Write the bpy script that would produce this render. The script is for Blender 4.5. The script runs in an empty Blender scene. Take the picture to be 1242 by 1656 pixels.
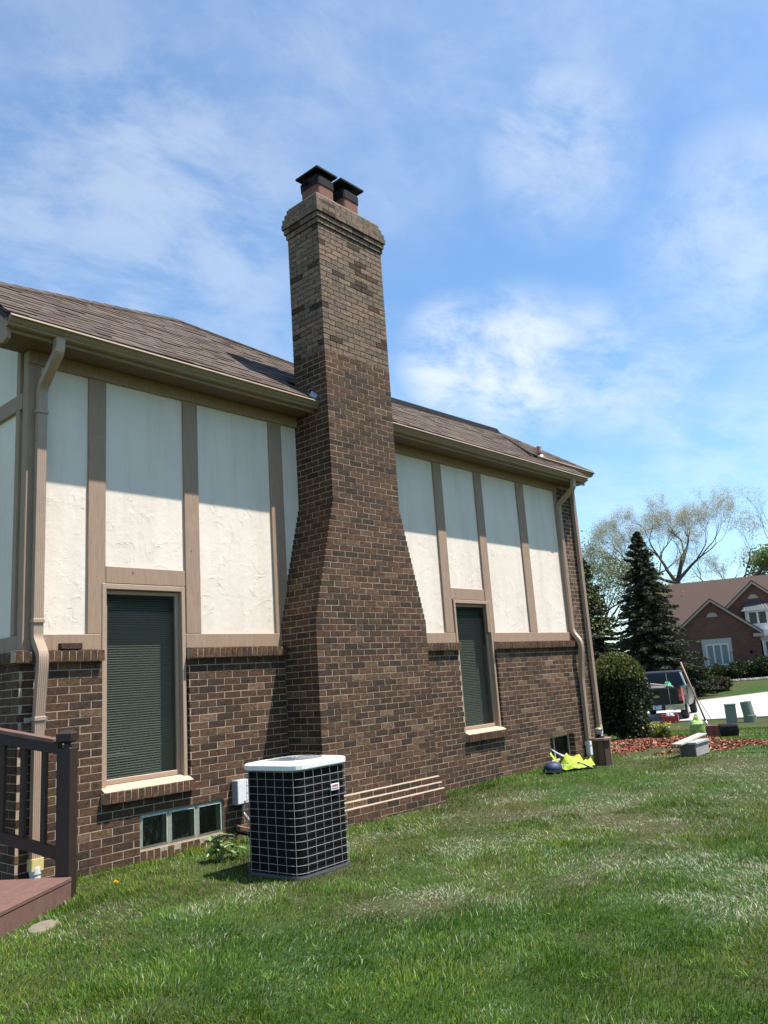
import bpy, math, random
import numpy as np
from mathutils import Vector, Matrix

# ------------------------------------------------------------------ camera, sky, sun, exposure
SC = bpy.context.scene
COL = SC.collection
R = math.radians
random.seed(7)
RNG = np.random.default_rng(7)

CAMP = np.array([-3.7195, -6.7348, 1.4295])
YAW, PITCH, ROLL, FPX = 0.7234, 0.2059, -0.0687, 1304.28
_fw = np.array([math.cos(PITCH) * math.cos(YAW), math.cos(PITCH) * math.sin(YAW), math.sin(PITCH)])
_r0 = np.cross(_fw, [0, 0, 1]); _r0 /= np.linalg.norm(_r0)
_u0 = np.cross(_r0, _fw)
_rt = _r0 * math.cos(ROLL) + _u0 * math.sin(ROLL)
_up = -_r0 * math.sin(ROLL) + _u0 * math.cos(ROLL)
cam = bpy.data.cameras.new('camera')
camo = bpy.data.objects.new('camera', cam)
COL.objects.link(camo)
camo.matrix_world = Matrix(((_rt[0], _up[0], -_fw[0], CAMP[0]), (_rt[1], _up[1], -_fw[1], CAMP[1]),
                            (_rt[2], _up[2], -_fw[2], CAMP[2]), (0, 0, 0, 1)))
cam.sensor_fit = 'VERTICAL'; cam.sensor_height = 24.0; cam.sensor_width = 18.0
cam.lens = FPX / 1656 * 24.0
cam.clip_start = 0.05; cam.clip_end = 3000
SC.camera = camo

SUNV = Vector((0.70, -1.0, 2.74)).normalized()
SUN_EL = math.asin(SUNV.z); SUN_ROT = math.atan2(SUNV.x, SUNV.y)
sl = bpy.data.lights.new('sun', 'SUN'); sl.energy = 4.4; sl.angle = R(0.53); sl.color = (1.0, 0.95, 0.885)
so = bpy.data.objects.new('sun', sl); COL.objects.link(so)
so.rotation_euler = (-SUNV).to_track_quat('-Z', 'Y').to_euler(); so.location = (3, -8, 20)

W = bpy.data.worlds.new('World'); SC.world = W; W.use_nodes = True
wn, wl = W.node_tree.nodes, W.node_tree.links
wn.clear()
wo = wn.new('ShaderNodeOutputWorld'); bg = wn.new('ShaderNodeBackground')
sky = wn.new('ShaderNodeTexSky'); sky.sky_type = 'NISHITA'; sky.sun_disc = False
sky.sun_elevation = SUN_EL; sky.sun_rotation = SUN_ROT
sky.air_density = 1.0; sky.dust_density = 0.35; sky.ozone_density = 2.0; sky.altitude = 200
bg.inputs['Strength'].default_value = 0.102


def wmath(op, a, b=None, c=None, clamp=False):
    n = wn.new('ShaderNodeMath'); n.operation = op; n.use_clamp = clamp
    for i, v in enumerate((a, b, c)):
        if v is None: continue
        if hasattr(v, 'is_linked') or hasattr(v, 'links'): wl.new(v, n.inputs[i])
        else: n.inputs[i].default_value = v
    return n.outputs[0]


tc = wn.new('ShaderNodeTexCoord')
sep = wn.new('ShaderNodeSeparateXYZ'); wl.new(tc.outputs['Generated'], sep.inputs[0])
den = wmath('ADD', wmath('MAXIMUM', sep.outputs[2], 0.0), 0.16)
cmb = wn.new('ShaderNodeCombineXYZ')
wl.new(wmath('DIVIDE', sep.outputs[0], den), cmb.inputs[0]); wl.new(wmath('DIVIDE', sep.outputs[1], den), cmb.inputs[1])


def wnoise(scale, detail, rough, dist, sx, sy, rot, off=(0, 0, 0)):
    mp = wn.new('ShaderNodeMapping'); mp.inputs['Scale'].default_value = (sx, sy, 1); mp.inputs['Rotation'].default_value = (0, 0, rot)
    mp.inputs['Location'].default_value = off
    wl.new(cmb.outputs[0], mp.inputs['Vector'])
    n = wn.new('ShaderNodeTexNoise'); n.inputs['Scale'].default_value = scale; n.inputs['Detail'].default_value = detail
    n.inputs['Roughness'].default_value = rough; n.inputs['Distortion'].default_value = dist
    wl.new(mp.outputs[0], n.inputs['Vector'])
    return n.outputs['Fac']


def wramp(f, lo, hi, a=0.0, b=1.0):
    n = wn.new('ShaderNodeMapRange'); n.interpolation_type = 'SMOOTHSTEP'
    n.inputs[1].default_value = lo; n.inputs[2].default_value = hi; n.inputs[3].default_value = a; n.inputs[4].default_value = b
    wl.new(f, n.inputs[0]); return n.outputs[0]


def wspot(d, inner, outer):
    n = wn.new('ShaderNodeVectorMath'); n.operation = 'DOT_PRODUCT'
    wl.new(tc.outputs['Generated'], n.inputs[0]); n.inputs[1].default_value = Vector(d).normalized()
    return wramp(n.outputs['Value'], math.cos(R(outer)), math.cos(R(inner)))


n1 = wnoise(1.0, 9, 0.58, 0.3, 1.0, 1.25, R(25), (3.1, 1.2, 0))
n2 = wnoise(3.6, 12, 0.66, 0.25, 1.0, 1.45, R(35), (0.4, 5.2, 0))
veil = wmath('MULTIPLY', wramp(n1, 0.38, 0.74), wmath('ADD', wmath('MULTIPLY', wramp(n2, 0.30, 0.72), 0.75), 0.25))
blob = None
for d, i, o_, w_ in (((0.80, 0.475, 0.36), 1.0, 6.5, 0.85), ((0.76, 0.53, 0.375), 1, 5.5, 0.75), ((0.83, 0.41, 0.355), 1, 5.5, 0.6), ((0.75, 0.36, 0.56), 1, 7.0, 0.45), ((0.87, 0.22, 0.44), 2, 9, 0.5),
                     ((0.45, 0.73, 0.50), 3, 17, 0.34), ((0.36, 0.72, 0.58), 3, 15, 0.20), ((0.86, 0.36, 0.33), 1, 7, 0.35), ((0.93, 0.30, 0.2), 2, 8, 0.3)):
    s = wmath('MULTIPLY', wspot(d, i, o_), w_)
    blob = s if blob is None else wmath('MAXIMUM', blob, s)
blob = wmath('MULTIPLY', blob, wmath('MULTIPLY', wramp(n2, 0.28, 0.66), wramp(n1, 0.22, 0.62, 0.35, 1.0)))
cloud = wmath('MAXIMUM', wmath('MULTIPLY', veil, 0.36), blob)
cloud = wmath('ADD', cloud, 0.06, clamp=True)
hs = wn.new('ShaderNodeHueSaturation'); hs.inputs['Saturation'].default_value = 1.12; hs.inputs['Value'].default_value = 1.0
wl.new(sky.outputs[0], hs.inputs['Color'])
mx = wn.new('ShaderNodeMix'); mx.data_type = 'RGBA'
tn = wn.new('ShaderNodeMix'); tn.data_type = 'RGBA'; tn.blend_type = 'MULTIPLY'; tn.inputs[0].default_value = 1.0
tn.inputs[7].default_value = (0.88, 1.06, 1.10, 1); wl.new(hs.outputs[0], tn.inputs[6])
wl.new(cloud, mx.inputs[0]); wl.new(tn.outputs[2], mx.inputs[6]); mx.inputs[7].default_value = (5.3, 5.55, 5.6, 1)
wl.new(mx.outputs[2], bg.inputs['Color']); wl.new(bg.outputs[0], wo.inputs['Surface'])

vs = SC.view_settings
vs.view_transform = 'Standard'; vs.look = 'None'; vs.gamma = 1.0; vs.use_curve_mapping = False
vs.exposure = 1.0
SC.cycles.max_bounces = 8; SC.cycles.transparent_max_bounces = 12
SC.cycles.caustics_reflective = False; SC.cycles.caustics_refractive = False


# ------------------------------------------------------------------ helpers
def tag(o, label=None, cat=None, group=None, kind=None):
    if label: o['label'] = label
    if cat: o['category'] = cat
    if group: o['group'] = group
    if kind: o['kind'] = kind
    return o


def empty(name, label, cat, loc=(0, 0, 0), rz=0.0, group=None):
    o = bpy.data.objects.new(name, None); COL.objects.link(o)
    o.location = loc; o.rotation_euler = (0, 0, rz); o.empty_display_size = 0.2
    return tag(o, label, cat, group)


def link(name, me, mats, parent=None):
    o = bpy.data.objects.new(name, me); COL.objects.link(o)
    for m in (mats if isinstance(mats, (list, tuple)) else [mats]):
        if len(me.materials) < len(mats if isinstance(mats, (list, tuple)) else [mats]): me.materials.append(m)
    if parent: o.parent = parent
    return o


class MB:
    def __init__(s): s.v = []; s.f = []; s.t = []; s.m = []

    def add(s, vs_, fs, tone=0.0, mi=0):
        b = len(s.v); s.v += [tuple(x) for x in vs_]
        for f in fs: s.f.append([b + i for i in f]); s.t.append(tone); s.m.append(mi)
        return s

    def box(s, x0, x1, y0, y1, z0, z1, tone=0.0, mi=0):
        return s.add([(x0, y0, z0), (x1, y0, z0), (x1, y1, z0), (x0, y1, z0), (x0, y0, z1), (x1, y0, z1), (x1, y1, z1), (x0, y1, z1)],
                     [(3, 2, 1, 0), (4, 5, 6, 7), (0, 1, 5, 4), (1, 2, 6, 5), (2, 3, 7, 6), (3, 0, 4, 7)], tone, mi)

    def bbox(s, x0, x1, y0, y1, z0, z1, b=0.004, tone=0.0, mi=0):
        """box with chamfered vertical and horizontal edges"""
        vs_ = []
        for z, i in ((z0, b), (z0 + b, 0), (z1 - b, 0), (z1, b)):
            a0, a1, c0, c1 = x0 + i, x1 - i, y0 + i, y1 - i; k = b if i == 0 else b * 0.6
            vs_ += [(a0 + k, c0, z), (a1 - k, c0, z), (a1, c0 + k, z), (a1, c1 - k, z), (a1 - k, c1, z), (a0 + k, c1, z), (a0, c1 - k, z), (a0, c0 + k, z)]
        fs = [tuple(range(7, -1, -1)), tuple(range(24, 32))]
        for r in range(3):
            for j in range(8):
                k = (j + 1) % 8; fs.append((r * 8 + j, r * 8 + k, r * 8 + 8 + k, r * 8 + 8 + j))
        return s.add(vs_, fs, tone, mi)

    def hexa(s, p, tone=0.0, mi=0):
        return s.add(p, [(3, 2, 1, 0), (4, 5, 6, 7), (0, 1, 5, 4), (1, 2, 6, 5), (2, 3, 7, 6), (3, 0, 4, 7)], tone, mi)

    def obox(s, c, hx, hy, hz, M, tone=0.0, mi=0):
        c = Vector(c); p = []
        for z in (-hz, hz):
            for x, y in ((-hx, -hy), (hx, -hy), (hx, hy), (-hx, hy)): p.append(c + M @ Vector((x, y, z)))
        return s.hexa(p, tone, mi)

    def beam(s, a, b, w, h, tone=0.0, mi=0, up=(0, 0, 1)):
        a, b = Vector(a), Vector(b); d = (b - a); L = d.length; d.normalize()
        x = d.cross(Vector(up));
        if x.length < 1e-4: x = d.cross(Vector((1, 0, 0)))
        x.normalize(); z = x.cross(d)
        M = Matrix((x, d, z)).transposed()
        return s.obox((a + b) / 2, w / 2, L / 2, h / 2, M, tone, mi)

    def tube(s, pts, rads, n=6, tone=0.0, mi=0, cap=True):
        pts = [Vector(p) for p in pts]; rings = []
        if not isinstance(rads, (list, tuple)): rads = [rads] * len(pts)
        ref = None; vs_ = []
        for i, p in enumerate(pts):
            d = (pts[min(i + 1, len(pts) - 1)] - pts[max(i - 1, 0)])
            if d.length < 1e-9: d = Vector((0, 0, 1))
            d.normalize()
            if ref is None:
                ref = d.cross(Vector((0.31, 0.77, 0.55)))
                if ref.length < 1e-3: ref = d.cross(Vector((1, 0, 0)))
            ref = (ref - d * ref.dot(d)).normalized(); q = d.cross(ref)
            for k in range(n):
                t = 2 * math.pi * k / n
                vs_.append(p + (ref * math.cos(t) + q * math.sin(t)) * rads[i])
        fs = []
        for i in range(len(pts) - 1):
            for k in range(n):
                k2 = (k + 1) % n; fs.append((i * n + k, i * n + k2, i * n + n + k2, i * n + n + k))
        if cap: fs.append(tuple(range(n - 1, -1, -1))); fs.append(tuple(range((len(pts) - 1) * n, len(pts) * n)))
        return s.add(vs_, fs, tone, mi)

    def lathe(s, prof, n=16, c=(0, 0, 0), tone=0.0, mi=0, sx=1.0, sy=1.0):
        vs_ = []
        for r, z in prof:
            for k in range(n):
                t = 2 * math.pi * k / n; vs_.append((c[0] + r * sx * math.cos(t), c[1] + r * sy * math.sin(t), c[2] + z))
        fs = []
        for i in range(len(prof) - 1):
            for k in range(n):
                k2 = (k + 1) % n; fs.append((i * n + k, i * n + k2, i * n + n + k2, i * n + n + k))
        fs.append(tuple(range(n - 1, -1, -1))); fs.append(tuple(range((len(prof) - 1) * n, len(prof) * n)))
        return s.add(vs_, fs, tone, mi)

    def loops(s, rings, tone=0.0, mi=0, capa=True, capb=True):
        n = len(rings[0]); vs_ = [p for r in rings for p in r]; fs = []
        for i in range(len(rings) - 1):
            for k in range(n):
                k2 = (k + 1) % n; fs.append((i * n + k, i * n + k2, i * n + n + k2, i * n + n + k))
        if capa: fs.append(tuple(range(n - 1, -1, -1)))
        if capb: fs.append(tuple(range((len(rings) - 1) * n, len(rings) * n)))
        return s.add(vs_, fs, tone, mi)

    def mesh(s, name, smooth=False):
        me = bpy.data.meshes.new(name); me.from_pydata(s.v, [], s.f)
        a = me.attributes.new('tone', 'FLOAT', 'FACE'); a.data.foreach_set('value', np.array(s.t, dtype=np.float32))
        if any(s.m): me.polygons.foreach_set('material_index', np.array(s.m, dtype=np.int32))
        if smooth: me.polygons.foreach_set('use_smooth', np.ones(len(s.f), dtype=bool))
        me.update(); return me

    def build(s, name, mats, parent=None, smooth=False):
        me = s.mesh(name, smooth)
        for m in (mats if isinstance(mats, (list, tuple)) else [mats]): me.materials.append(m)
        o = bpy.data.objects.new(name, me); COL.objects.link(o)
        if parent: o.parent = parent
        return o


def np_mesh(name, V, F, col=None, tone=None):
    me = bpy.data.meshes.new(name)
    nv, nf, k = len(V), len(F), F.shape[1]
    me.vertices.add(nv); me.vertices.foreach_set('co', V.astype(np.float32).ravel())
    me.loops.add(nf * k); me.loops.foreach_set('vertex_index', F.astype(np.int32).ravel())
    me.polygons.add(nf); me.polygons.foreach_set('loop_start', np.arange(0, nf * k, k, dtype=np.int32))
    me.polygons.foreach_set('loop_total', np.full(nf, k, dtype=np.int32))
    if col is not None:
        a = me.attributes.new('col', 'FLOAT_COLOR', 'POINT')
        a.data.foreach_set('color', np.concatenate([col, np.ones((nv, 1))], 1).astype(np.float32).ravel())
    if tone is not None:
        a = me.attributes.new('tone', 'FLOAT', 'FACE'); a.data.foreach_set('value', tone.astype(np.float32))
    me.update(calc_edges=True); me.validate()
    return me


def inst(name, me, parent, loc=(0, 0, 0), rot=(0, 0, 0), scale=(1, 1, 1)):
    o = bpy.data.objects.new(name, me); COL.objects.link(o); o.parent = parent
    o.location = loc; o.rotation_euler = rot; o.scale = scale
    return o


def proj(p):
    d = np.asarray(p) - CAMP; z = d @ _fw
    return 621 + FPX * (d @ _rt) / z, 828 - FPX * (d @ _up) / z, z


# value noise for placement decisions (numpy)
_perm = RNG.random((256, 256))


def vnoise(x, y):
    x = np.asarray(x, float); y = np.asarray(y, float)
    xi = np.floor(x).astype(int); yi = np.floor(y).astype(int); fx = x - xi; fy = y - yi
    fx = fx * fx * (3 - 2 * fx); fy = fy * fy * (3 - 2 * fy)
    g = lambda a, b: _perm[a % 256, b % 256]
    return (g(xi, yi) * (1 - fx) + g(xi + 1, yi) * fx) * (1 - fy) + (g(xi, yi + 1) * (1 - fx) + g(xi + 1, yi + 1) * fx) * fy


def fbm(x, y, o=4):
    s = 0; a = 0.5; t = 0
    for i in range(o):
        s = s + a * vnoise(np.asarray(x) * 2 ** i + 17.3 * i, np.asarray(y) * 2 ** i + 9.1 * i); t += a; a *= 0.55
    return s / t


# ------------------------------------------------------------------ materials
def new_mat(name):
    m = bpy.data.materials.new(name); m.use_nodes = True
    nt = m.node_tree; b = nt.nodes['Principled BSDF']
    return m, nt, nt.nodes, nt.links, b


def pnoise(nt, scale, detail=6, rough=0.6, vscale=(1, 1, 1), rot=(0, 0, 0), dist=0.0, kind='NOISE'):
    g = nt.nodes.new('ShaderNodeNewGeometry'); mp = nt.nodes.new('ShaderNodeMapping')
    mp.inputs['Scale'].default_value = vscale; mp.inputs['Rotation'].default_value = rot
    nt.links.new(g.outputs['Position'], mp.inputs['Vector'])
    n = nt.nodes.new('ShaderNodeTexNoise'); n.inputs['Scale'].default_value = scale; n.inputs['Detail'].default_value = detail
    n.inputs['Roughness'].default_value = rough; n.inputs['Distortion'].default_value = dist
    nt.links.new(mp.outputs[0], n.inputs['Vector'])
    return n.outputs['Fac']


def ramp(nt, fac, stops, mode='LINEAR'):
    r = nt.nodes.new('ShaderNodeValToRGB'); r.color_ramp.interpolation = mode
    e = r.color_ramp.elements
    while len(e) < len(stops): e.new(0.5)
    for i, (p, c) in enumerate(stops):
        e[i].position = p; e[i].color = (*c, 1) if len(c) == 3 else c
    nt.links.new(fac, r.inputs[0]); return r.outputs[0]


def mrange(nt, f, a, b, c, d):
    n = nt.nodes.new('ShaderNodeMapRange'); n.inputs[1].default_value = a; n.inputs[2].default_value = b
    n.inputs[3].default_value = c; n.inputs[4].default_value = d; nt.links.new(f, n.inputs[0]); return n.outputs[0]


def mixc(nt, fac, a, b, mode='MIX'):
    n = nt.nodes.new('ShaderNodeMix'); n.data_type = 'RGBA'; n.blend_type = mode
    for k, v in ((0, fac), (6, a), (7, b)):
        if hasattr(v, 'links'): nt.links.new(v, n.inputs[k])
        else: n.inputs[k].default_value = v if k == 0 else (*v, 1)
    return n.outputs[2]


def bump(nt, b, h, strength=0.5, dist=0.01):
    n = nt.nodes.new('ShaderNodeBump'); n.inputs['Strength'].default_value = strength; n.inputs['Distance'].default_value = dist
    nt.links.new(h, n.inputs['Height']); nt.links.new(n.outputs[0], b.inputs['Normal']); return n


def simple(name, col, rough=0.6, var=0.18, scale=12, metal=0.0, bmp=0.0, bdist=0.004, spec=0.5, vscale=(1, 1, 1), scale2=None):
    m, nt, n, l, b = new_mat(name)
    f = pnoise(nt, scale, 8, 0.65, vscale)
    c = ramp(nt, f, [(0.25, tuple(x * (1 - var) for x in col)), (0.75, tuple(min(1, x * (1 + var)) for x in col))])
    l.new(c, b.inputs['Base Color']); b.inputs['Roughness'].default_value = rough; b.inputs['Metallic'].default_value = metal
    b.inputs['Specular IOR Level'].default_value = spec
    if bmp: bump(nt, b, pnoise(nt, scale2 or scale * 4, 6, 0.6, vscale), bmp, bdist)
    return m


def attr(nt, name):
    a = nt.nodes.new('ShaderNodeAttribute'); a.attribute_name = name; return a


def brick_mat():
    m, nt, n, l, b = new_mat('brick_clay')
    a = attr(nt, 'tone')
    base = ramp(nt, a.outputs['Fac'], [(0.0, (.040, .027, .019)), (0.10, (.050, .032, .022)), (0.20, (.062, .037, .024)), (0.32, (.080, .045, .027)), (0.45, (.098, .052, .030)),
                                       (0.57, (.106, .061, .035)), (0.68, (.140, .083, .047)), (0.78, (.178, .110, .066)), (0.88, (.138, .106, .078)), (1.0, (.205, .140, .098))])
    f1 = pnoise(nt, 24, 8, 0.72, (1, 1, 1.6))
    f2 = pnoise(nt, 62, 6, 0.75, (1, 1, 2.4), dist=1.6)
    f0 = pnoise(nt, 1.1, 5, 0.6)
    c = mixc(nt, 1.0, base, ramp(nt, f1, [(0.30, (.40, .39, .39)), (0.50, (1, 1, 1)), (0.70, (1.75, 1.65, 1.48))]), 'MULTIPLY')
    crack = ramp(nt, f2, [(0.36, (.30, .28, .28)), (0.47, (1, 1, 1)), (.70, (1.15, 1.13, 1.1))])
    c = mixc(nt, 0.9, c, crack, 'MULTIPLY')
    c = mixc(nt, 1.0, c, ramp(nt, f0, [(0.32, (.84, .84, .85)), (0.68, (1.13, 1.12, 1.10))]), 'MULTIPLY')
    l.new(c, b.inputs['Base Color']); b.inputs['Roughness'].default_value = 0.88; b.inputs['Specular IOR Level'].default_value = 0.25
    h = nt.nodes.new('ShaderNodeMath'); h.operation = 'MULTIPLY_ADD'; h.inputs[1].default_value = 0.6
    l.new(f2, h.inputs[0]); l.new(f1, h.inputs[2]); bump(nt, b, h.outputs[0], 0.7, 0.006)
    return m


def stucco_mat():
    m, nt, n, l, b = new_mat('stucco_white')
    f1 = pnoise(nt, 3.2, 6, 0.55, (1, 1, 1), dist=0.8)
    f2 = pnoise(nt, 0.9, 4, 0.5)
    c = ramp(nt, f2, [(0.3, (.755, .655, .555)), (0.7, (.82, .715, .61))])
    st = pnoise(nt, 5, 5, 0.6, (1, 1, .12))
    c = mixc(nt, 0.35, c, ramp(nt, st, [(0.3, (.72, .71, .68)), (0.55, (1, 1, 1))]), 'MULTIPLY')
    # trowel ridges: contour lines of a distorted noise + fine sand
    lo = nt.nodes.new('ShaderNodeMath'); lo.operation = 'MULTIPLY'; lo.inputs[1].default_value = 5.5; l.new(f1, lo.inputs[0])
    fr = nt.nodes.new('ShaderNodeMath'); fr.operation = 'FRACT'; l.new(lo.outputs[0], fr.inputs[0])
    rid = ramp(nt, fr.outputs[0], [(0.0, (1, 1, 1)), (0.07, (.25, .25, .25)), (0.5, (0, 0, 0)), (1.0, (.12, .12, .12))])
    msk = ramp(nt, pnoise(nt, 4.5, 5, 0.6), [(0.44, (0, 0, 0)), (0.60, (1, 1, 1))])
    rid = mixc(nt, 1.0, rid, msk, 'MULTIPLY')
    fine = pnoise(nt, 60, 5, 0.7)
    h = nt.nodes.new('ShaderNodeMath'); h.operation = 'MULTIPLY_ADD'; h.inputs[1].default_value = 0.16; l.new(fine, h.inputs[0]); l.new(rid, h.inputs[2])
    h2 = nt.nodes.new('ShaderNodeMath'); h2.operation = 'MULTIPLY_ADD'; h2.inputs[1].default_value = 0.7; l.new(pnoise(nt, 9, 4, 0.55), h2.inputs[0]); l.new(h.outputs[0], h2.inputs[2])
    bump(nt, b, h2.outputs[0], 0.45, 0.010)
    l.new(c, b.inputs['Base Color']); b.inputs['Roughness'].default_value = 0.85; b.inputs['Specular IOR Level'].default_value = 0.25
    return m


def timber_mat():
    m, nt, n, l, b = new_mat('timber_paint')
    f = pnoise(nt, 9, 8, 0.7, (6, 6, .5))
    w = pnoise(nt, 2.2, 7, 0.7)
    c = ramp(nt, f, [(0.3, (.270, .180, .120)), (0.6, (.35, .240, .163))])
    c = mixc(nt, ramp(nt, w, [(0.60, (0, 0, 0)), (0.72, (.8, .8, .8))]), c, (.43, .33, .23))
    k = pnoise(nt, 1.3, 2, 0.3, (1.0, 1.0, .8), (0, 0, 0.4))
    c = mixc(nt, ramp(nt, pnoise(nt, 14, 3, .5, (1, 1, .7)), [(0.73, (0, 0, 0)), (0.78, (.7, .7, .7))]), c, (.10, .07, .05))
    l.new(c, b.inputs['Base Color']); b.inputs['Roughness'].default_value = 0.8
    bump(nt, b, pnoise(nt, 30, 8, 0.7, (4, 4, .35)), 0.45, 0.006)
    return m


def shingle_mat():
    m, nt, n, l, b = new_mat('asphalt_shingle')
    a = attr(nt, 'tone')
    base = ramp(nt, a.outputs['Fac'], [(0, (.070, .052, .042)), (0.35, (.092, .069, .055)), (0.65, (.108, .081, .064)), (0.86, (.125, .095, .075)), (0.95, (.100, .084, .074)), (1.0, (.135, .090, .062))])
    f = pnoise(nt, 160, 3, 0.7); f2 = pnoise(nt, 7, 6, 0.6)
    c = mixc(nt, 1.0, base, ramp(nt, f, [(0.3, (.7, .7, .7)), (0.7, (1.3, 1.3, 1.3))]), 'MULTIPLY')
    c = mixc(nt, 1.0, c, ramp(nt, f2, [(0.3, (.8, .8, .82)), (0.7, (1.15, 1.13, 1.1))]), 'MULTIPLY')
    l.new(c, b.inputs['Base Color']); b.inputs['Roughness'].default_value = 0.95; b.inputs['Specular IOR Level'].default_value = 0.2
    bump(nt, b, f, 0.5, 0.003)
    return m


def col_mat(name, rough=0.7, transl=0.3, spec=0.3, var=0.0):
    m, nt, n, l, b = new_mat(name)
    a = attr(nt, 'col'); l.new(a.outputs['Color'], b.inputs['Base Color'])
    b.inputs['Roughness'].default_value = rough; b.inputs['Specular IOR Level'].default_value = spec
    t = nt.nodes.new('ShaderNodeBsdfTranslucent'); l.new(a.outputs['Color'], t.inputs['Color'])
    mxs = nt.nodes.new('ShaderNodeMixShader'); mxs.inputs[0].default_value = transl
    l.new(b.outputs[0], mxs.inputs[1]); l.new(t.outputs[0], mxs.inputs[2]); l.new(mxs.outputs[0], nt.nodes['Material Output'].inputs['Surface'])
    return m


def two_sided_ior(nt, ior):
    # same reflectance on the way in and on the way out of a thin pane
    g_ = nt.nodes.new('ShaderNodeNewGeometry')
    return mrange(nt, g_.outputs['Backfacing'], 0, 1, ior, 1 / ior)


def glass_mat(name, tint, refl=1.0, rough=0.01, ior=1.5, dirt=0.02):
    m, nt, n, l, b = new_mat(name); n.remove(b)
    tr = n.new('ShaderNodeBsdfTransparent'); tr.inputs[0].default_value = (*tint, 1)
    gl = n.new('ShaderNodeBsdfGlossy'); gl.inputs['Roughness'].default_value = rough; gl.inputs[0].default_value = (refl, refl, refl, 1)
    fr = n.new('ShaderNodeFresnel'); l.new(two_sided_ior(nt, ior), fr.inputs[0])
    mx_ = n.new('ShaderNodeMixShader'); l.new(fr.outputs[0], mx_.inputs[0]); l.new(tr.outputs[0], mx_.inputs[1]); l.new(gl.outputs[0], mx_.inputs[2])
    df = n.new('ShaderNodeBsdfDiffuse'); df.inputs[0].default_value = (.5, .5, .48, 1)
    sp = ramp(nt, pnoise(nt, 60, 4, .7), [(0.66, (dirt, dirt, dirt)), (0.74, (dirt * 6 + .02,) * 3)])
    m2 = n.new('ShaderNodeMixShader'); l.new(sp, m2.inputs[0]); l.new(mx_.outputs[0], m2.inputs[1]); l.new(df.outputs[0], m2.inputs[2])
    l.new(m2.outputs[0], n['Material Output'].inputs['Surface'])
    return m


M = {}
M['brick'] = brick_mat()
M['mortar'] = simple('mortar_light', (.39, .315, .23), .95, .32, 22, bmp=.5, bdist=.004, spec=.2)
M['mortar_old'] = simple('mortar_dark', (.045, .037, .03), .95, .25, 22, bmp=.5, bdist=.004, spec=.2)
M['wash'] = simple('mortar_wash', (.36, .29, .21), .95, .18, 25, bmp=.5, bdist=.005, spec=.2)
M['stucco'] = stucco_mat()
M['timber'] = timber_mat()
M['frame'] = simple('window_frame_paint', (.40, .285, .20), .5, .08, 20, bmp=.15)
M['sillpaint'] = simple('sill_paint', (.46, .345, .24), .7, .2, 18, bmp=.3)
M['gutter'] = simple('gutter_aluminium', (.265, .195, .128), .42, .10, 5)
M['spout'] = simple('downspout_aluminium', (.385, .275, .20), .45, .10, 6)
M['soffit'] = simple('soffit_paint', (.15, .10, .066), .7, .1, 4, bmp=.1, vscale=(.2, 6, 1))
M['shingle'] = shingle_mat()
M['underlay'] = simple('roof_underlay', (.035, .028, .025), .95)
M['glass'] = glass_mat('window_glass', (.655, .685, .65), .42)
M['blind'] = simple('blind_slats', (.46, .47, .42), .6, .05)
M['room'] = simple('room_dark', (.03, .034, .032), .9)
M['black'] = simple('black_paint', (.007, .007, .007), .85, .2, spec=.12)
M['lid'] = simple('black_cap_metal', (.013, .0125, .012), .75, .25, 8, spec=.2)
M['flue'] = simple('terracotta', (.17, .068, .042), .85, .25, 14, bmp=.3)
M['crown'] = simple('crown_mortar', (.30, .26, .21), .95, .2, 16, bmp=.4)
M['white'] = simple('white_plastic', (.72, .72, .70), .45, .06, 9)
M['acwhite'] = simple('white_enamel', (.74, .74, .71), .4, .06, 6)
M['wire'] = simple('wire_enamel', (.37, .37, .355), .45, .1)
M['grey'] = simple('grey_enamel', (.33, .36, .38), .45, .1, 6, metal=.2)
M['conduit'] = simple('metal_conduit', (.4, .4, .4), .4, .2, 10, metal=.6)
M['fan'] = simple('fan_metal', (.30, .28, .24), .4, .3, 8, metal=.4)
M['deck'] = simple('deck_stain', (.150, .080, .062), .6, .22, 14, bmp=.3, vscale=(1, 1, 1))
M['rail'] = simple('rail_stain_shaded', (.026, .0125, .0085), .55, .2, 14, bmp=.25)  # shade on the railing's dark side is put into this near-black colour
M['tape'] = simple('yellow_foam', (.62, .52, .22), .8, .1)
M['pvc'] = simple('white_pvc', (.70, .70, .68), .4, .08)
M['steel'] = simple('galvanised_steel', (.45, .45, .46), .35, .15, 10, metal=.8)
M['copper'] = simple('vent_copper', (.42, .22, .16), .5, .4, 14)
M['concrete'] = simple('concrete', (.33, .31, .27), .95, .15, 6, bmp=.3)
M['road'] = simple('concrete_road', (.47, .445, .40), .95, .16, .9, bmp=.2)
M['stone'] = simple('grey_stone', (.30, .28, .24), .9, .3, 9, bmp=.6)
M['grass'] = col_mat('grass_blades', .55, .30, .2)
M['leaf'] = col_mat('leaves', .6, .25, .3)
M['needle'] = col_mat('needles', .7, .12, .2)
M['bark'] = simple('bark', (.10, .08, .062), .95, .35, 5, bmp=.6, bdist=.02, vscale=(3, 3, .5))
M['twig'] = simple('twig_bark', (.085, .068, .052), .95, .3, 4)
M['mulch'] = col_mat('mulch_chips', .9, .0, .2)


# ------------------------------------------------------------------ terrain
ROAD_NEAR = [(17, 25), (23.0, 13.5), (26.7, 7.1), (27.8, 5.35), (28.8, 3.6), (31.8, -1.5), (38, -12), (46, -28)]
ROAD_FAR = [(26, 33), (32.5, 19), (37.5, 13.2), (41.5, 11.1), (46.1, 8.9), (53, 4.5), (62, -6), (72, -24)]


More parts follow.
